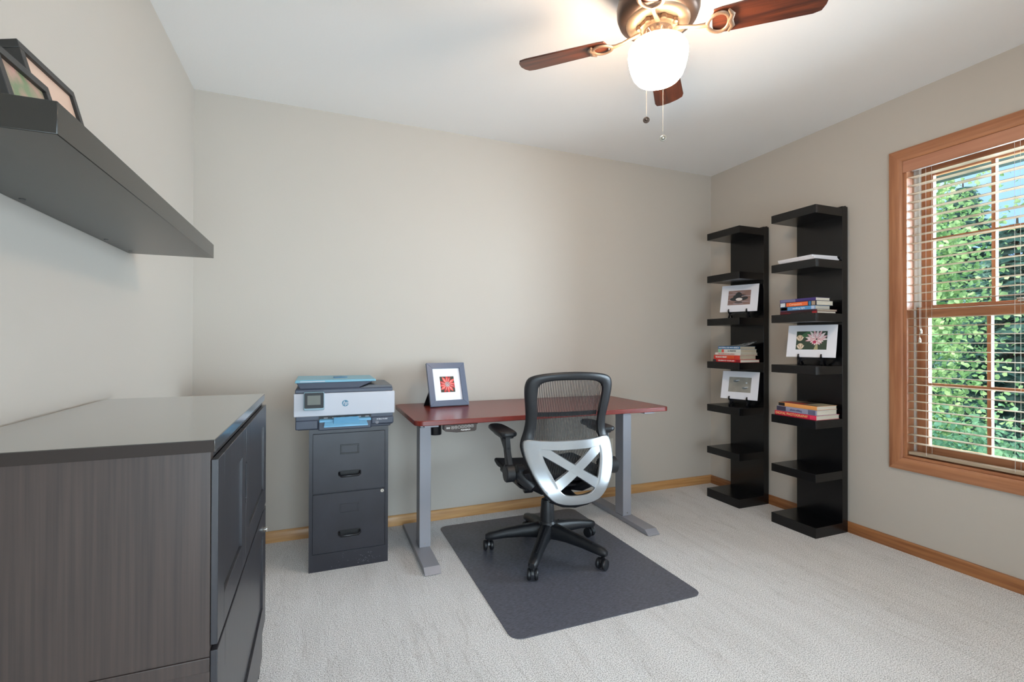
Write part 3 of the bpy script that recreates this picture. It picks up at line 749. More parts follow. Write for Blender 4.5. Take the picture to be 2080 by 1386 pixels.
red = [flat('red_a', (206, 52, 48)), flat('red_b', (226, 92, 84)), flat('red_c', (176, 36, 36)), flat('pink_hl', (236, 160, 150))]
for k in range(12):
    a = 2*PI*k/12+.2*random.random(); pic.add(petal(0, 0, a, .006, .052+.008*random.random(), .0085), red[k % 3]); pic.add(petal(0, 0, a+.03, .012, .042, .002), red[3])
pic.add(ell(0, 0, .015, .016), flat('grey_pink', (170, 140, 140)))
for k in range(34):
    a = random.random()*2*PI; r = .014*math.sqrt(random.random()); pic.add(ell(r*math.cos(a), r*math.sin(a), .0014, .0014, 0, 6), flat('pale_dot', (222, 214, 214)) if k % 2 else flat('dark_dot', (90, 56, 60)))
pic.build(fr, FM @ Matrix.Translation((0, H_/2, -.0088)))
b = MB(); b.hexa([(-.052, .004, 0), (-.002, .004, 0), (-.002, .008, 0), (-.052, .008, 0), (-.045, .004, .10), (-.008, .004, .10), (-.008, .008, .10), (-.045, .008, .10)])
b.v = []; b.f = []; b.m = []
p0 = FM @ Vector((-.03, .155, -TH))
for (xa, za, xb, zb_) in ((0, 0, 1, 1),):
    pa = [(-.125, .112, 0.0), (-.060, .112, 0.0), (-.030, p0.y+.002, p0.z), (-.085, p0.y+.002, p0.z)]
    b.quadmesh([(x, y, z) for x, y, z in pa] + [(x, y+.004, z) for x, y, z in pa], [(0,1,2,3),(7,6,5,4),(0,4,5,1),(1,5,6,2),(2,6,7,3),(3,7,4,0)])
b.build('easel_back', M_BLKP, fr)

# ------------------------------------------------------------------ filing cabinet
fc = thing('filing_cabinet', 'black two-drawer steel filing cabinet standing under the printer', 'filing cabinet', (.138, 2.494, 0))
hw = .185; FD = .445
b = MB(); b.box(-hw, .004, .0, hw, FD, .686); b.build('body', M_CAB, fc, bevel=.002)
b = MB(); b.box(-hw, 0, 0, hw, .004, .083).box(-hw, 0, .083, -hw+.014, .004, .686).box(hw-.014, 0, .083, hw, .004, .686).box(-hw+.014, 0, .668, hw-.014, .004, .686)
b.build('front_rim', M_CAB, fc)
for z0, z1, sh in ((.087, .372, .255), (.377, .664, .255)):
    b = MB(); b.box(-hw+.017, -.003, z0, hw-.017, .004, z1); dr = b.build('drawer', M_CAB, fc, bevel=.0015)
    zc = z0+.205; b = MB()
    for (xa, za, xb, zb_) in ((-.044, -.024, .044, -.017), (-.044, .017, .044, .024), (-.044, -.017, -.037, .017), (.037, -.017, .044, .017)):
        b.box(xa, -.0052, zc+za, xb, -.003, zc+zb_)
    b.build('label_holder', M_CAB if z0 < .2 else M_BLKP, dr, bevel=.0008)
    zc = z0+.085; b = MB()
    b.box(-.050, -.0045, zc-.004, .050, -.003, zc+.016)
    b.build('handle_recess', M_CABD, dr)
    b = MB(); b.tube([(-.048, -.004, zc+.008), (-.048, -.018, zc), (-.040, -.024, zc-.006), (.040, -.024, zc-.006), (.048, -.018, zc), (.048, -.004, zc+.008)], .0055, 10)
    b.build('handle', M_BLKP, dr)
b = MB(); b.lathe([(.0085, -.009), (.0095, -.006), (.0095, -.003)], (hw-.030, 0, .362), 20, 'y')
lk = b.build('lock', M_CHROME, fc)
MB().box(hw-.031, -.0096, .357, hw-.029, -.0088, .367).build('keyhole', M_BLACKHOLE, lk)
b = MB(); random.seed(5)
for k in range(60):
    x = random.gauss(.075 if k < 45 else -.02, .028); z = .012+abs(random.gauss(.022, .016)); r = .0007+.0018*random.random()
    if -.18 < x < .18 and z < .075: b.prism(ell(x, z, r, r*random.uniform(.4, 1.6), random.random()*3, 6), -.0002, -.0006, axis='y')
b.build('scuff_marks', mat('scuffed_grey', (96, 95, 102), .7), fc)['kind'] = 'stuff'

# ------------------------------------------------------------------ printer on the cabinet
pr = thing('printer', 'white and dark grey all-in-one printer with light blue trays sitting on the filing cabinet', 'printer', (.118, 2.462, .686))
pw = .228
b = MB(); b.box(-pw+.004, .008, .012, pw-.004, .335, .075).box(-pw+.012, .03, .0, pw-.012, .32, .014)
b.box(-pw+.004, -.004, .008, -.125, .02, .050).box(.120, -.004, .018, pw-.002, .02, .052); b.build('base_housing', M_PDARK, pr, bevel=.004)
b = MB(); b.box(-.122, .004, .050, .118, .0085, .072); b.build('output_slot', M_CABD, pr)
for k in range(6): MB().box(-.10+k*.038, .001, .056, -.082+k*.038, .0039, .060).build('slot_roller', mat('roller_grey', (150, 150, 155), .5), pr)
b = MB(); b.box(-.2318, 0, .068, .2318, .012, .178); b.box(-.2318, .012, .072, .2318, .335, .176)
fp = b.build('front_panel', M_WHITEP, pr, bevel=.003)
# logo disc
b = MB(); b.lathe([(.0155, -.0012), (.0155, 0)], (-.003, 0, .126), 32, 'y'); lg = b.build('logo_disc', M_LOGO, pr)
text('logo_letters', 'hp', .026, M_WHITEP, lg, on_front(-.003, .1275, -.0016), shear=.35, bold=.0003)
# touch screen
b = MB(); b.prism(rounded(-.188, .100, -.098, .186, .006), -.020, .002, axis='y'); ts = b.build('touch_panel', mat('panel_silver_edge', (120, 148, 160), .35), pr, bevel=.002)
MB().prism(rounded(-.185, .110, -.101, .183, .005), -.0206, -.0198, axis='y').build('bezel', mat('screen_bezel', (14, 14, 16), .5), ts)
MB().box(-.172, -.0211, .126, -.115, -.0204, .170).build('display', M_SCREEN, ts)
# scanner bed + lid + feeder
b = MB(); b.box(-.226, .004, .178, .222, .33, .196).box(-.222, .006, .194, .215, .32, .200); b.build('scanner_bed', M_PDARK, pr, bevel=.003)
b = MB(); b.hexa([(-.205, .012, .198), (.06, .012, .198), (.06, .30, .198), (-.205, .30, .198), (-.222, .008, .230), (.13, .008, .230), (.13, .31, .230), (-.222, .31, .230)])
b.build('document_feeder', M_PDARK, pr, bevel=.003)
b = MB(); b.hexa([(.06, .004, .197), (.222, .004, .197), (.222, .31, .197), (.06, .31, .197), (.11, .010, .212), (.218, .006, .208), (.218, .30, .212), (.11, .30, .216)])
b.build('scanner_lid', M_PTOP, pr, bevel=.003)
b = MB(); b.hexa([(-.228, -.004, .228), (.142, .004, .230), (.142, .275, .232), (-.228, .275, .230), (-.224, .004, .242), (.140, .006, .240), (.136, .26, .243), (-.222, .26, .246)])
tr = b.build('feeder_tray', M_TEAL, pr, bevel=.003)
b = MB(); b.prism(rounded(-.055, .10, -.012, .17, .006), .2425, .2475, axis='z'); b.prism(rounded(-.02, .115, .012, .155, .01), .2425, .246, axis='z'); b.build('paper_guide', mat('guide_blue', (70, 118, 150), .4), tr)
MB().box(-.205, -.003, .232, -.095, .0005, .236).build('sticker', M_WHITEP, tr)
# output tray
b = MB(); b.box(-.124, -.010, .0, .118, .012, .044); b.build('paper_cassette', M_PDARK, pr, bevel=.005)
b = MB(); b.hexa([(-.120, -.020, .040), (.116, -.020, .040), (.116, .02, .048), (-.120, .02, .048), (-.120, -.020, .050), (.116, -.020, .050), (.112, .02, .056), (-.118, .02, .056)])
b.hexa([(-.100, -.062, .022), (.098, -.062, .022), (.094, -.016, .034), (-.096, -.016, .034), (-.100, -.062, .029), (.098, -.062, .029), (.094, -.016, .046), (-.096, -.016, .046)])
ot = b.build('output_tray', M_BLUE, pr, bevel=.002)
b = MB(); b.hexa([(-.058, -.050, .030), (.060, -.050, .030), (.060, -.044, .030), (-.058, -.044, .030), (-.056, -.020, .062), (.058, -.020, .062), (.058, -.014, .062), (-.056, -.014, .062)]); b.build('tray_stop', mat('stop_blue', (92, 152, 190), .4), ot, bevel=.002)
text('model_lettering', 'HP OfficeJet Pro 8035', .0075, M_WHITE, pr, on_front(.170, .041, -.0046), fit=.052, bold=.0002)
b = MB(); b.tube([(u, -.0046, v) for u, v in rounded(.141, .020, .151, .030, .001, 2)], .0006, 6, closed=True); b.box(.144, -.005, .0235, .148, -.004, .0245); b.build('label_mark', M_WHITE, pr)

# ------------------------------------------------------------------ shelf towers
tops = [1.900, 1.592, 1.282, .977, .668, .364, .060]
def tower(y0, label):
    t = thing('shelf_tower', label, 'shelf', (XR-BT, y0, 0), 0, 'black shelf towers against the right wall')
    MB().box(-.047, 0, 0, -.001, .288, 1.912).build('back_panel', M_BLACKW, t, bevel=.001)
    for zt in tops:
        MB().box(-.272, 0, zt-.048 if zt > .1 else 0, -.047, .288, zt).build('shelf_board', M_BLACKW, t, bevel=.0012)
    b = MB(); b.box(-.02, .004, 1.912, -.008, .016, 1.917); lab(b.build('wall_bracket', M_CABD, t), 'small dark bracket at the top edge')
    return t
Y1, Y2 = 2.418, 1.884
tower(Y1, 'black shelf tower nearer the back corner, holding the loon print')
tower(Y2, 'black shelf tower nearer the window, holding the pink flower print')

# books: local frame origin at near-front bottom corner; +y along the spine, +x away from the room
def book(x, y, z, ln, wd, th, spine, label, group, cover=None, pages=None, title=None, tcol=None, patches=(), yaw=0, name='book', tfit=None, tpos=.5, tsize=.6):
    t = thing(name, label, 'book', (x, y, z), math.radians(yaw), group)
    c = .0012
    b = MB(); b.box(0, 0, 0, wd, ln, c).box(0, 0, th-c, wd, ln, th)
    b.prism([(0, 0), (-.0015, th*.3), (-.0015, th*.7), (0, th), (c, th), (c, 0)][::-1], 0, ln, axis='y')
    sm = flat('cover_%d_%d_%d' % spine, spine); cm = flat('cover_%d_%d_%d' % cover, cover) if cover else sm
    mb = b.build('cover', sm, t)
    MB().box(c, .002, c, wd-.004, ln-.002, th-c).build('page_block', pages or M_CREAM, t)
    for (u0, u1, colr) in patches:      # coloured fields along the spine, u measured from the far end (left in view)
        MB().box(-.0021, ln*(1-u1), th*.08, -.0012, ln*(1-u0), th*.92).build('spine_panel', flat('p_%d_%d_%d' % colr, colr), mb)
    if title:
        f_ = tfit or .5
        text('spine_title', title, th*tsize, flat('t_%d_%d_%d' % tcol, tcol), mb, frameM((-.0024, ln*(1-tpos), th/2), (0, -1, 0), (0, 0, 1)), fit=f_*ln, bold=.0002)
    if cover:
        MB().box(.002, .003, th, wd-.003, ln-.003, th+.0003).build('cover_art', cm, mb)
    return t
G1 = 'books stacked on the tower nearer the back corner'; G2 = 'books stacked on the upper shelf of the window-side tower'; G3 = 'books stacked on the lower shelf of the window-side tower'
XS = 2.624
z = tops[3]; ys = Y1+.006
def st(th):
    global z
    r = z; z += th+.0006; return r
book(XS, ys, st(.019), .240, .178, .019, (206, 38, 44), 'red book with white LIFE lettering, at the bottom of the back-corner tower stack', G1, title='CELEBRATE YOUR LIFE', tcol=(240, 232, 226), patches=((.0, .12, (60, 56, 58)), (.86, .99, (150, 24, 34))), tfit=.6, tpos=.5)
book(XS+.004, ys+.008, st(.028), .228, .150, .028, (212, 62, 48), 'thick orange-red paperback titled NOOM, second from the bottom of its stack', G1, pages=M_CREAM2, title='THE NOOM MINDSET', tcol=(246, 236, 226), patches=((.52, .80, (222, 84, 44)),), tfit=.46, tpos=.3)
book(XS+.006, ys+.004, st(.016), .222, .158, .016, (226, 216, 208), 'thin pale pink book in the middle of the five-book stack', G1, pages=M_CREAM2, title='THE SCIENCE OF LIVING', tcol=(190, 110, 100), tfit=.66, tpos=.45)
book(XS+.006, ys+.002, st(.025), .196, .148, .025, (214, 214, 208), 'white paperback with a red and green patch, under the blue book', G1, pages=M_CREAM2, title='AL FRANCES', tcol=(70, 76, 80), patches=((.02, .14, (140, 200, 160)), (.16, .27, (220, 92, 78))), tfit=.36, tpos=.62)
tb = book(XS+.004, ys+.006, st(.019), .190, .142, .019, (58, 112, 160), 'blue paperback with its cover curling up, on top of the five-book stack', G1, pages=M_CREAM2, title='MASTERING ONE WITH SERIES 8', tcol=(236, 240, 244), cover=(70, 84, 96), tfit=.92, tpos=.5)
# curled cover
b = MB(); b.grid(lambda u, v: (.004+.150*v, .002+.186*u, .0198+.034*v**2*(1-.75*u)), 10, 10, th=.0006)
b.build('curled_cover', mat('speckled_cover', (196, 202, 206), .45, col2=(54, 70, 86), noise_scale=45, lo=.46, hi=.56), tb)

z = tops[2]; ys = Y2+.004
book(XS+.002, ys, st(.011), .236, .160, .011, (96, 22, 34), 'thin dark red book lying directly on the upper window-side shelf', G2, patches=((.30, .86, (34, 30, 30)), (.88, .99, (176, 40, 44))), tfit=.26)
book(XS+.002, ys+.001, st(.011), .234, .172, .011, (88, 30, 46), 'thin maroon book with splayed pages, second from the bottom of its stack', G2, pages=M_CREAM2, patches=((.2, .9, (48, 24, 34)),))
book(XS+.004, ys+.014, st(.021), .222, .128, .021, (92, 156, 208), 'light blue paperback with a black spine end, below the orange one', G2, title='cooking light', tcol=(226, 238, 246), patches=((.0, .22, (24, 26, 32)), (.03, .20, (200, 200, 198)), (.9, .99, (190, 200, 222))), tfit=.36, tpos=.55)
book(XS+.002, ys+.004, st(.027), .234, .142, .027, (24, 28, 46), 'navy paperback with an orange spine panel, second from the top', G2, title='Computers', tcol=(246, 200, 160), patches=((.02, .16, (216, 220, 226)), (.19, .78, (238, 112, 62)), (.80, .86, (50, 120, 170)), (.88, .97, (172, 150, 130))), tfit=.34, tpos=.45)
book(XS+.004, ys+.010, st(.018), .228, .122, .018, (70, 54, 120), 'purple paperback on top of the upper window-side stack', G2, cover=(60, 50, 88), patches=((.02, .45, (112, 112, 150)),))

z = tops[4]; ys = Y2+.008
book(XS+.000, ys, st(.026), .268, .196, .026, (214, 34, 70), 'wide crimson photography book at the bottom of the three-book stack', G3, title='DIGITAL PHOTOGRAPHY', tcol=(246, 196, 130), patches=((.86, .99, (232, 60, 96)),), tfit=.78, tpos=.42, tsize=.8)
book(XS+.002, ys-.001, st(.030), .256, .172, .030, (150, 150, 176), 'lilac-grey book with a dark spine end, in the middle of three', G3, title='photo editing', tcol=(96, 92, 130), patches=((.0, .24, (60, 54, 76)), (.80, .97, (104, 104, 130))), tfit=.3, tpos=.5)
tb = book(XS+.002, ys-.002, st(.022), .244, .170, .022, (232, 158, 88), 'orange-spined book with a photographic cover, topmost of three', G3, cover=(124, 116, 100), patches=((.0, .17, (26, 24, 26)),))
b = MB(); b.box(.01, .10, .0224, .07, .236, .0229, 0).box(.05, .01, .0224, .16, .09, .0229, 1).box(.075, .10, .0224, .163, .17, .0229, 2); b.build('cover_picture', [flat('cov_red', (176, 54, 44)), flat('cov_sage', (176, 172, 148)), flat('cov_dark', (58, 52, 44))], tb)

# three white pads on the upper window-side shelf
z = tops[1]
for k, (lb, yw, dx, dy) in enumerate((('thin white magazine lying lowest of three on the window-side tower', 3, .000, .020),
                          ('thin white magazine between two others on the window-side tower', 2, .004, .026),
                          ('thin white magazine lying topmost of three on the window-side tower', 4, .004, .036))):
    t = thing('magazine', lb, 'magazine', (XS+dx, Y2+dy, z), math.radians(-yw), 'white magazines on the window-side tower')
    MB().box(0, 0, 0, .195, .236, .0085).build('page_block', M_WHITE, t, bevel=.001)
    b = MB(); b.box(-.001, -.001, .0086, .1955, .237, .0094); b.build('cover', mat('glossy_white_cover', (226, 226, 230), .3), t)
    if k == 1:
        b = MB(); b.grid(lambda u, v: (.02+.02*u, .236+.018*v, .004+.002*math.sin(v*6)), 3, 6, th=.0008); b.build('bookmark', mat('tan_ribbon', (206, 160, 130), .6), t)
    z += .0098

# matted prints on small black easels
def easel(x, y, z, yaw_deg, label, group='black plate easels on the shelf towers'):
    t = thing('plate_easel', label, 'easel', (x, y, z), math.radians(yaw_deg), group)
    lean_ = math.radians(14)
    for sx_ in (-.060, .060):
        # side piece in local y (depth), z: hook in front, S-curved foot, rear leg
        prof = [(-.034, .0), (-.040, .010), (-.028, .020), (-.020, .034), (-.036, .040), (-.044, .052), (-.040, .062), (-.033, .068), (-.034, .056), (-.026, .047), (-.010, .046), (.004, .100), (.012, .100), (.006, .046), (.030, .020), (.052, .006), (.050, .0), (.040, .0), (.016, .020), (-.004, .028), (-.014, .016), (-.022, .0)]
        MB().prism(prof, sx_-.0045, sx_+.0045, axis='x').build('side_piece', M_BLKP, t, bevel=.0012)
    b = MB(); b.prism([(-.060, .020), (-.03, .036), (.03, .036), (.060, .020), (.060, .034), (.03, .044), (-.03, .044), (-.060, .034)], -.004, .002, axis='y'); b.build('crossbar', M_BLKP, t)
    return t
def print_(x, y, z, yaw_deg, label, pic, w_, h_):
    t = thing('matted_print', label, 'print', (x, y, z+.048), math.radians(yaw_deg), 'matted photographs on the shelf towers')
    lean_ = math.radians(14)
    M = Matrix.Translation((0, -.026, 0)) @ Matrix.Rotation(-lean_, 4, 'X') @ Matrix.Rotation(PI/2, 4, 'X')
    MB().box(-w_/2, 0, -.004, w_/2, h_, 0).xf(M).build('mat_board', M_WHITE, t, bevel=.0006)
    pic.build(t, M @ Matrix.Translation((.0, h_/2+.004, .0003)), 1.24)
    return t
# loon
p = Pic(.122, .086, mat('ink_lake', (128, 100, 92), .5, col2=(150, 120, 112), noise_scale=20, stretch=(1, 8, 8)))
for k in range(7): p.add(ell(random.uniform(-.05, .05), -.035+.011*k, random.uniform(.02, .05), .0012, 0, 10), flat('ripple', (176, 170, 182)))
dk_ = flat('loon_dark', (40, 44, 48)); p.add(ell(-.010, -.008, .040, .012), dk_); p.add(ell(.026, -.006, .022, .010, .2), dk_)
p.add(ell(-.004, .014, .018, .019), dk_); p.add([(.006, .020), (.038, .014), (.008, .008)], dk_); p.add(ell(-.022, .002, .012, .014), dk_)
p.add(ell(.000, -.010, .018, .009), flat('breast', (226, 218, 214))); p.add(ell(-.002, -.028, .022, .007), flat('refl', (88, 78, 76))); p.add(ell(.006, .018, .0025, .0025, 0, 8), flat('eye_red', (120, 30, 30)))
easel(2.745, 2.545, tops[2], -66, 'black easel holding the loon print on the back-corner tower')
print_(2.745, 2.545, tops[2], -66, 'white-matted print of a black and white loon swimming', p, .25, .198)
# shorebirds
p = Pic(.122, .086, mat('ink_sand', (158, 152, 142), .5, col2=(136, 132, 124), noise_scale=14))
for cx_, cy_ in ((-.022, .020), (.028, -.018)):
    p.add(ell(cx_, cy_, .014, .006, .1), flat('bird_grey', (92, 98, 104))); p.add(ell(cx_+.008, cy_+.005, .013, .0022, .15), flat('bird_pale', (200, 208, 216))); p.add(ell(cx_-.008, cy_+.002, .007, .0035), flat('bird_mid', (120, 126, 130)))
p.add(ell(.036, .012, .005, .004), flat('bird_pale', (200, 208, 216)))
easel(2.745, 2.540, tops[4], -68, 'black easel holding the sandy shorebird print on the back-corner tower')
print_(2.745, 2.540, tops[4], -68, 'white-matted print of two small birds over grey-tan sand', p, .25, .198)
# pink flower
p = Pic(.132, .092, flat('deep_green', (40, 62, 46)))
pk = [flat('pk_a', (236, 216, 216)), flat('pk_b', (216, 150, 158)), flat('pk_c', (240, 228, 226))]
p.add(ell(-.02, .03, .03, .012, .5), flat('leaf_g', (70, 110, 74)))
for ring_, (r1, nn_) in enumerate(((.040, 17), (.032, 15), (.024, 12))):
    for k in range(nn_):
        a = 2*PI*(k+.5*ring_)/nn_; rr = r1*(1.25 if math.sin(a) > -.2 else .8)
        p.add(petal(.022, .006, a, .004, rr, .0052), pk[(k+ring_) % 2]); p.add(petal(.022, .006, a, .012, rr*.9, .0018), pk[2])
p.add(ell(.014, -.008, .008, .007), flat('magenta', (186, 40, 84)))
for cx_, cy_ in ((-.050, .012), (-.046, -.030)):
    p.add(ell(cx_, cy_, .014, .015), flat('bud', (212, 190, 158)))
    for k in range(5): p.add(petal(cx_, cy_-.012, PI/2+(k-2)*.4, .002, .024, .003), flat('bud2', (176, 150, 120)) if k % 2 else flat('bud3', (228, 208, 190)))
p.add([(.012, -.046), (.020, -.020), (.028, -.020), (.030, -.046)], flat('stem', (170, 160, 120)))
easel(2.748, 2.012, tops[3], -70, 'black easel holding the pink flower print on the window-side tower')
print_(2.748, 2.012, tops[3], -70, 'white-matted print of a pink and white flower', p, .262, .200)

# ------------------------------------------------------------------ floating wall shelf with photo frames
sh = thing('wall_shelf', 'thick dark floating shelf mounted high on the left wall', 'shelf', (XL, 1.48, 1.415))
MB().box(.0005, -.565, 0, .256, .568, .050).build('shelf_board', M_SHELF, sh, bevel=.0012)
b = MB()
for yy in (-.12, .32, .52): b.lathe([(.006, -.0006), (.006, .0005)], (.020, yy, 0), 12)
b.build('screw_cap', M_BLKP, sh)
def photo_frame(x, y, yaw_deg, w_, h_, lean_deg, label, picmats, depth=.02):
    t = thing('photo_frame', label, 'picture frame', (x, y, 1.465), math.radians(yaw_deg), 'dark photo frames on the wall shelf')
    ln_ = math.radians(lean_deg); M = Matrix.Translation((0, 0, depth*math.sin(ln_))) @ Matrix.Rotation(-ln_, 4, 'X') @ Matrix.Rotation(PI/2, 4, 'X')
    b = MB(); bw = .016
    b.box(-w_/2, 0, -depth, w_/2, bw, 0).box(-w_/2, h_-bw, -depth, w_/2, h_, 0).box(-w_/2, bw, -depth, -w_/2+bw, h_-bw, 0).box(w_/2-bw, bw, -depth, w_/2, h_-bw, 0)
    b.xf(M).build('frame_moulding', M_FRAMEK, t, bevel=.001)
    MB().box(-w_/2+bw, bw, -.009, w_/2-bw, h_-bw, -.006).xf(M).build('photograph', picmats[0], t)
    if picmats[1]:
        MB().box(-w_/2+bw+.03, bw+.02, -.0059, w_/2-bw-.03, h_*.48, -.0052).xf(M).build('photo_detail', picmats[1], t)
    b = MB(); q = M @ Vector((0, h_*.6, -depth)); b.tube([(0, q.y, q.z), (0, q.y+.05, 0.002)], .004, 6)
    b.build('strut', M_BLKP, t)
    return t
photo_frame(-.470, 1.270, 88, .205, .205, 15, 'dark frame with a peach and blue photo, farther along the wall shelf', (mat('photo_peach', (216, 182, 160), .3), mat('photo_blue', (150, 184, 222), .3, noise_amt=.3, noise_scale=30)), .03)
photo_frame(-.438, 1.052, 88, .158, .108, 16, 'dark frame with a pink and green photo, at the near end of the wall shelf', (mat('photo_pink', (206, 150, 142), .35, col2=(116, 134, 96), noise_scale=22), None), .014)

# ------------------------------------------------------------------ dresser cabinet
DX0, DX1, DY0, DY1, DT = -.603, -.173, .990, 1.815, .932
cb = thing('storage_cabinet', 'dark brown-black storage cabinet with paneled doors against the left wall', 'cabinet', (DX0, DY0, 0))
def C(x, y, z): return (x-DX0, y-DY0, z)
def cbox(name, m, x0, y0, z0, x1, y1, z1, par=cb, bev=.0012): 
    return MB().box(*C(x0, y0, z0), *C(x1, y1, z1)).build(name, m, par, bev)
cbox('top', M_DRESST, DX0, DY0, DT-.022, DX1, DY1, DT)
M_EDGE = mat('matte_edge_brown', (50, 42, 38), .6, spec=.2)
cbox('edge_matte_strip', M_EDGE, DX0+.001, DY0-.0008, DT-.0215, DX1-.001, DY0-.0001, DT-.0012, bev=0)  # matte strip added to keep the glossy top's reflection off its edge
xf_ = DX1-.007
for ya, yb3 in ((DY0+.004, DY0+.026), (DY1-.026, DY1-.004)):
    b = MB(); b.box(*C(DX0+.004, ya, .545), *C(xf_, yb3, DT-.022)); b.box(*C(DX0+.004, ya, .06), *C(xf_, yb3, .520)); b.box(*C(DX0+.004, ya-.0025 if ya < 1.4 else ya, .520), *C(xf_, yb3 if ya < 1.4 else yb3+.0025, .545))
    b.build('side_panel', M_DRESS, cb, bevel=.001)
cbox('back_panel', M_DRESSF, DX0+.004, DY0+.026, .08, DX0+.010, DY1-.026, DT-.022)
cbox('shelf_divider', M_DRESSF, DX0+.012, DY0+.026, .535, xf_-.002, DY1-.026, .555)
cbox('bottom_panel', M_DRESSF, DX0+.012, DY0+.026, .125, xf_-.002, DY1-.026, .145)
for xa in (DX0+.006, xf_-.040):
    for ya in (DY0+.004, DY1-.044): cbox('foot', M_DRESSF, xa, ya, 0, xa+.038, ya+.040, .0598)
cbox('top_rail', M_DRESSF, xf_-.016, DY0+.028, DT-.036, xf_, DY1-.028, DT-.023)
def door(y0, y1, z0, z1, fw, name, notch=0):
    x0, x1 = xf_+.001, xf_+.012
    b = MB()
    if notch == 0: b.box(*C(x0, y0, z0), *C(x1, y0+fw, z1)); b.box(*C(x0, y1-fw, z0), *C(x1, y1, z1))
    else:   # finger pull cut out of the meeting stile
        za, zb2, dn = .705, .815, .012
        if notch > 0:
            b.box(*C(x0, y0, z0), *C(x1, y0+fw, z1))
            b.prism([(y-DY0, z) for y, z in ((y1-fw, z0), (y1, z0), (y1, za), (y1-dn, za+.012), (y1-dn, zb2-.012), (y1, zb2), (y1, z1), (y1-fw, z1))], x0-DX0, x1-DX0, axis='x')
        else:
            b.box(*C(x0, y1-fw, z0), *C(x1, y1, z1))
            b.prism([(y-DY0, z) for y, z in ((y0+fw, z0), (y0, z0), (y0, za), (y0+dn, za+.012), (y0+dn, zb2-.012), (y0, zb2), (y0, z1), (y0+fw, z1))], x0-DX0, x1-DX0, axis='x')
    b.box(*C(x0, y0+fw, z0), *C(x1, y1-fw, z0+fw)); b.box(*C(x0, y0+fw, z1-fw), *C(x1, y1-fw, z1))
    b.box(*C(x0, y0+fw, z0+fw), *C(x0+.005, y1-fw, z1-fw))
    return b.build(name, M_DRESSF, cb, bevel=.001)
ym = (DY0+DY1)/2-.060+.02
ym = 1.345
door(DY0+.003, ym-.002, .566, DT-.036, .062, 'door', 1)
door(ym+.002, DY1-.004, .566, DT-.036, .062, 'door', -1)
fl = door(DY0+.003, DY1-.004, .172, .556, .075, 'flap_door')
b = MB(); b.lathe([(.008, 0), (.009, .003), (.009, .010), (.006, .013)], C(xf_+.012, 1.735, .503), 18, 'x'); lab(b.build('lock_knob', M_CHROME, fl), 'small round chrome lock knob')
cbox('plinth_rail', M_DRESSF, xf_-.006, DY0+.03, .062, xf_+.006, DY1-.03, .160)

# ------------------------------------------------------------------ ceiling fan
FX, FY, FZ = 1.150, 1.436, 2.236
fan = thing('ceiling_fan', 'four-blade walnut ceiling fan with a lit white globe hanging from the ceiling', 'ceiling fan', (FX, FY, FZ))
h = lambda z_: z_-FZ
MB().lathe([(.112, h(2.285)), (.138, h(2.296)), (.147, h(2.32)), (.148, h(2.345)), (.142, h(2.375)), (.128, h(2.395)), (.118, h(2.41)), (.118, h(2.4399))], seg=48).build('motor_housing', M_BRONZE, fan, angle=50)
MB().lathe([(.064, h(2.276)), (.074, h(2.272)), (.098, h(2.273)), (.112, h(2.280)), (.115, h(2.288)), (.108, h(2.294))], seg=48).build('trim_ring', mat('cream_brass', (150, 128, 106), .4, metal=.6), fan, angle=60)
b = MB(); b.lathe([(.060, h(2.255)), (.070, h(2.258)), (.070, h(2.272)), (.062, h(2.275))], seg=32)
for k in range(8):
    a = 2*PI*(k+.5)/8; b.lathe([(.004, -.014), (.011, -.012), (.013, -.004), (.011, .002)], (.067*math.cos(a), .067*math.sin(a), h(2.268)), 12)
b.build('flywheel', M_BRASS, fan, angle=50)
b = MB(); b.lathe([(.066, h(2.206)), (.070, h(2.210)), (.070, h(2.216)), (.058, h(2.222)), (.052, h(2.235)), (.052, h(2.256))], seg=36)
b.build('switch_housing', mat('pewter', (160, 150, 138), .25, metal=.8), fan, angle=50)
gp = [(0, 2.060), (.030, 2.0612), (.055, 2.066), (.075, 2.076), (.088, 2.092), (.097, 2.115), (.1035, 2.142), (.107, 2.168), (.105, 2.186), (.097, 2.199), (.082, 2.207), (.062, 2.210)]
lab(MB().lathe([(r, h(z_)) for r, z_ in gp], seg=48).build('light_globe', M_GLOBE, fan, angle=80), 'glowing frosted white glass globe')
blade0 = None
for k in range(4):
    a = math.radians(135.4-90*k); R4 = Matrix.Rotation(a, 4, 'Z')
    b = MB(); b.tube([(.060, 0, .022), (.095, 0, .014), (.130, 0, .004), (.155, 0, .000), (.172, 0, .000)], [.0105, .008, .0075, .009, .011], 12, sy=.7)
    lp = []
    for t_ in range(24):
        aa = 2*PI*t_/24; lp.append((.205+.036*math.cos(aa), .040*math.sin(aa)*(1+.12*math.cos(aa)), -.002))
    b.tube([Vector(q) for q in lp], .0075, 8, closed=True, sy=.6)
    b.tube([(.238, -.047, -.003), (.250, -.025, -.003), (.243, 0, -.003), (.250, .025, -.003), (.238, .047, -.003)], [.004, .009, .010, .009, .004], 8, sy=.6)
    b.xf(R4 @ Matrix.Rotation(math.radians(-12), 4, 'X'))
    br = b.build('blade_bracket', mat('bracket_brass', (148, 120, 98), .38, metal=.45), fan, angle=60)
    b = MB()
    ol = [(.190, -.050), (.215, -.054), (.50, -.064), (.525, -.058), (.536, -.035), (.541, 0), (.536, .035), (.525, .058), (.50, .064), (.215, .054), (.190, .050), (.185, .02), (.185, -.02)]
    b.prism(ol, .0045, .0105, axis='z')
    b.xf(Matrix.Rotation(math.radians(-12), 4, 'X'))
    bo = b.build('blade', M_WALNUT, fan, bevel=.0015); bo.rotation_euler = (0, 0, a)
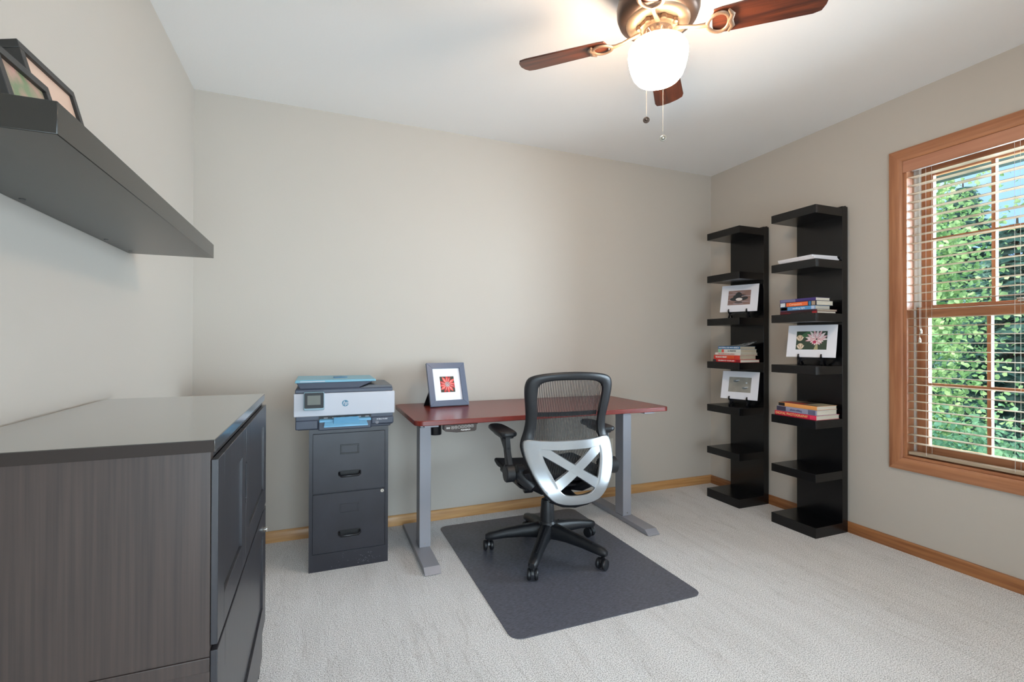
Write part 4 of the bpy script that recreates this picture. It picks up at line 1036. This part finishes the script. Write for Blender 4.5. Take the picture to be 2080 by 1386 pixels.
dC = Vector((-FX, -FY, 0)).normalized(); dL = Vector((-dC.y, dC.x, 0))      # towards the room's near side, and across
for lat, z1, fm in ((-.038, 1.892, M_BRONZE), (.017, 1.822, M_CHAIN)):
    q = dC*.113 + dL*lat; q0 = dC*.054 + dL*lat*.5
    b = MB(); b.tube([tuple(q0)[:2]+(h(2.216),), tuple(q*.85)[:2]+(h(2.214),), tuple(q)[:2]+(h(2.196),), tuple(q)[:2]+(h(z1),)], .0006, 6)
    zz = 2.19
    while zz > z1+.012:
        b.lathe([(0, -.0013), (.0012, 0), (0, .0013)], (q.x, q.y, h(zz)), 6); zz -= .0042
    pc = b.build('pull_chain', M_CHAIN, fan)
    b = MB(); b.tube([q + dL*(.0088*math.cos(t_)) + Vector((0, 0, h(z1-.010)+.0088*math.sin(t_))) for t_ in [2*PI*k_/20 for k_ in range(20)]], .0026, 8, closed=True)
    b.lathe([(.0, -.0055), (.005, -.003), (.006, 0), (.005, .003), (0, .0055)], (q.x, q.y, h(z1-.010)), 14)
    b.build('pull_fob', fm, pc)

# ------------------------------------------------------------------ outdoors
random.seed(11)
struct(box('trim_2', M_LEAF2, XR+.5, -6, -3.1, XR+16, 14, -3.0)); bpy.data.objects['trim_2'].name = 'lawn'
bpy.data.objects['lawn']['kind'] = 'structure'
def rnd_unit():
    while True:
        v = Vector((random.uniform(-1, 1), random.uniform(-1, 1), random.uniform(-1, 1)))
        if .1 < v.length < 1: return v.normalized()
def leaf(b, c, sz, up_bias=.5):
    d = (rnd_unit()+Vector((0, 0, -.3))).normalized(); n = (rnd_unit()+Vector((0, 0, up_bias))).normalized()
    s_ = d.cross(n)
    if s_.length < .05: return
    s_.normalize(); n = s_.cross(d)
    w2 = sz*.40
    vs = [c, c+d*sz*.35-s_*w2+n*sz*.06, c+d*sz*.75-s_*w2*.6+n*sz*.05, c+d*sz-n*sz*.08, c+d*sz*.75+s_*w2*.6+n*sz*.05, c+d*sz*.35+s_*w2+n*sz*.06, c+d*sz*.5]
    b.quadmesh(vs, [(0, 1, 6), (1, 2, 6), (2, 3, 6), (3, 4, 6), (4, 5, 6), (5, 0, 6)])
def broadleaf(name, label, cat, x, y, zc, rx, ry, rz, n, sz, m, group, clusters=60):
    t = thing(name, label, cat, (x, y, -3.0), 0, group)
    b = MB(); hh = zc+3.0
    b.tube([(0, 0, 0), (.03, .02, hh*.5), (-.05, .05, hh)], [.09, .07, .03], 10)
    cl = []
    for k in range(clusters):
        v = rnd_unit(); r = random.random()**.4
        cl.append(Vector((v.x*rx*r, v.y*ry*r, hh+v.z*rz*r)))
    for c in cl[:18]: b.tube([(0, 0, hh*.6), tuple(c*.5+Vector((0, 0, hh*.45))), tuple(c)], [.02, .012, .004], 5)
    b.build('trunk', M_BARK, t)
    b = MB()
    for k in range(n):
        c = random.choice(cl); g = Vector((random.gauss(0, .22), random.gauss(0, .22), random.gauss(0, .16)))
        leaf(b, c+g, sz*random.uniform(.7, 1.25))
    b.build('foliage', m, t, smooth=False, fixn=False)
    return t
def spruce(label, x, y, top, hgt, rad, n, group, m=M_SPRUCE):
    t = thing('spruce_tree', label, 'tree', (x, y, -3.0), 0, group)
    T_ = top+3.0
    MB().tube([(0, 0, 0), (0, 0, T_*.6), (0, 0, T_)], [.16, .09, .01], 10).build('trunk', M_BARK, t)
    b = MB()
    for k in range(n):
        zf = random.random()**1.15; zz = .6+(T_-.7)*zf; R_ = (rad*(1-zf)**.75+.10)*random.uniform(.75, 1.1)
        a = random.random()*2*PI; d = Vector((math.cos(a), math.sin(a), 0)); sd = Vector((-d.y, d.x, 0))
        for q in range(26):
            r = R_*(.25+.75*q/25); base = d*r + Vector((0, 0, zz-.32*r+.10*(r/R_)**2*R_))
            for s_ in (-1, 1):
                ln = .13*(1.1-.5*q/25)*random.uniform(.7, 1.2)
                tip = base + sd*s_*ln + d*ln*.6 + Vector((0, 0, -ln*random.uniform(.1, .6)))
                wv = d*.022+Vector((0, 0, .014))
                b.quadmesh([base-wv, base+wv, tip+wv*.2], [(0, 1, 2)])
    b.build('foliage', m, t, smooth=False, fixn=False)
    return t
G = 'trees beyond the right-hand window'
broadleaf('leafy_tree', 'bright green leafy tree closest to the left side of the window', 'tree', 5.7, 3.22, 1.45, .60, .55, 1.9, 15000, .052, M_LEAF1, G, 130)
broadleaf('leafy_shrub', 'mid green leafy shrub filling the lower panes', 'shrub', 4.9, 2.15, -.30, .50, .50, .60, 7000, .048, M_LEAF2, G, 70)
spruce('blue-green spruce seen at the right side of the panes', 8.3, 3.3, 2.75, 6, 1.45, 1500, G)
spruce('farther blue-green spruce rising behind the bright leafy tree', 11.4, 5.3, 4.2, 6, 1.7, 1200, G)
broadleaf('leafy_tree', 'mid green leafy tree standing well behind the bright leafy one', 'tree', 8.2, 5.6, 1.8, 1.1, 1.1, 1.9, 5000, .10, M_LEAF2, G, 90)
broadleaf('leafy_tree', 'distant leafy tree filling the gap behind both spruces', 'tree', 16.0, 6.6, .4, 2.6, 2.6, 2.2, 6000, .18, M_LEAF2, G, 90)
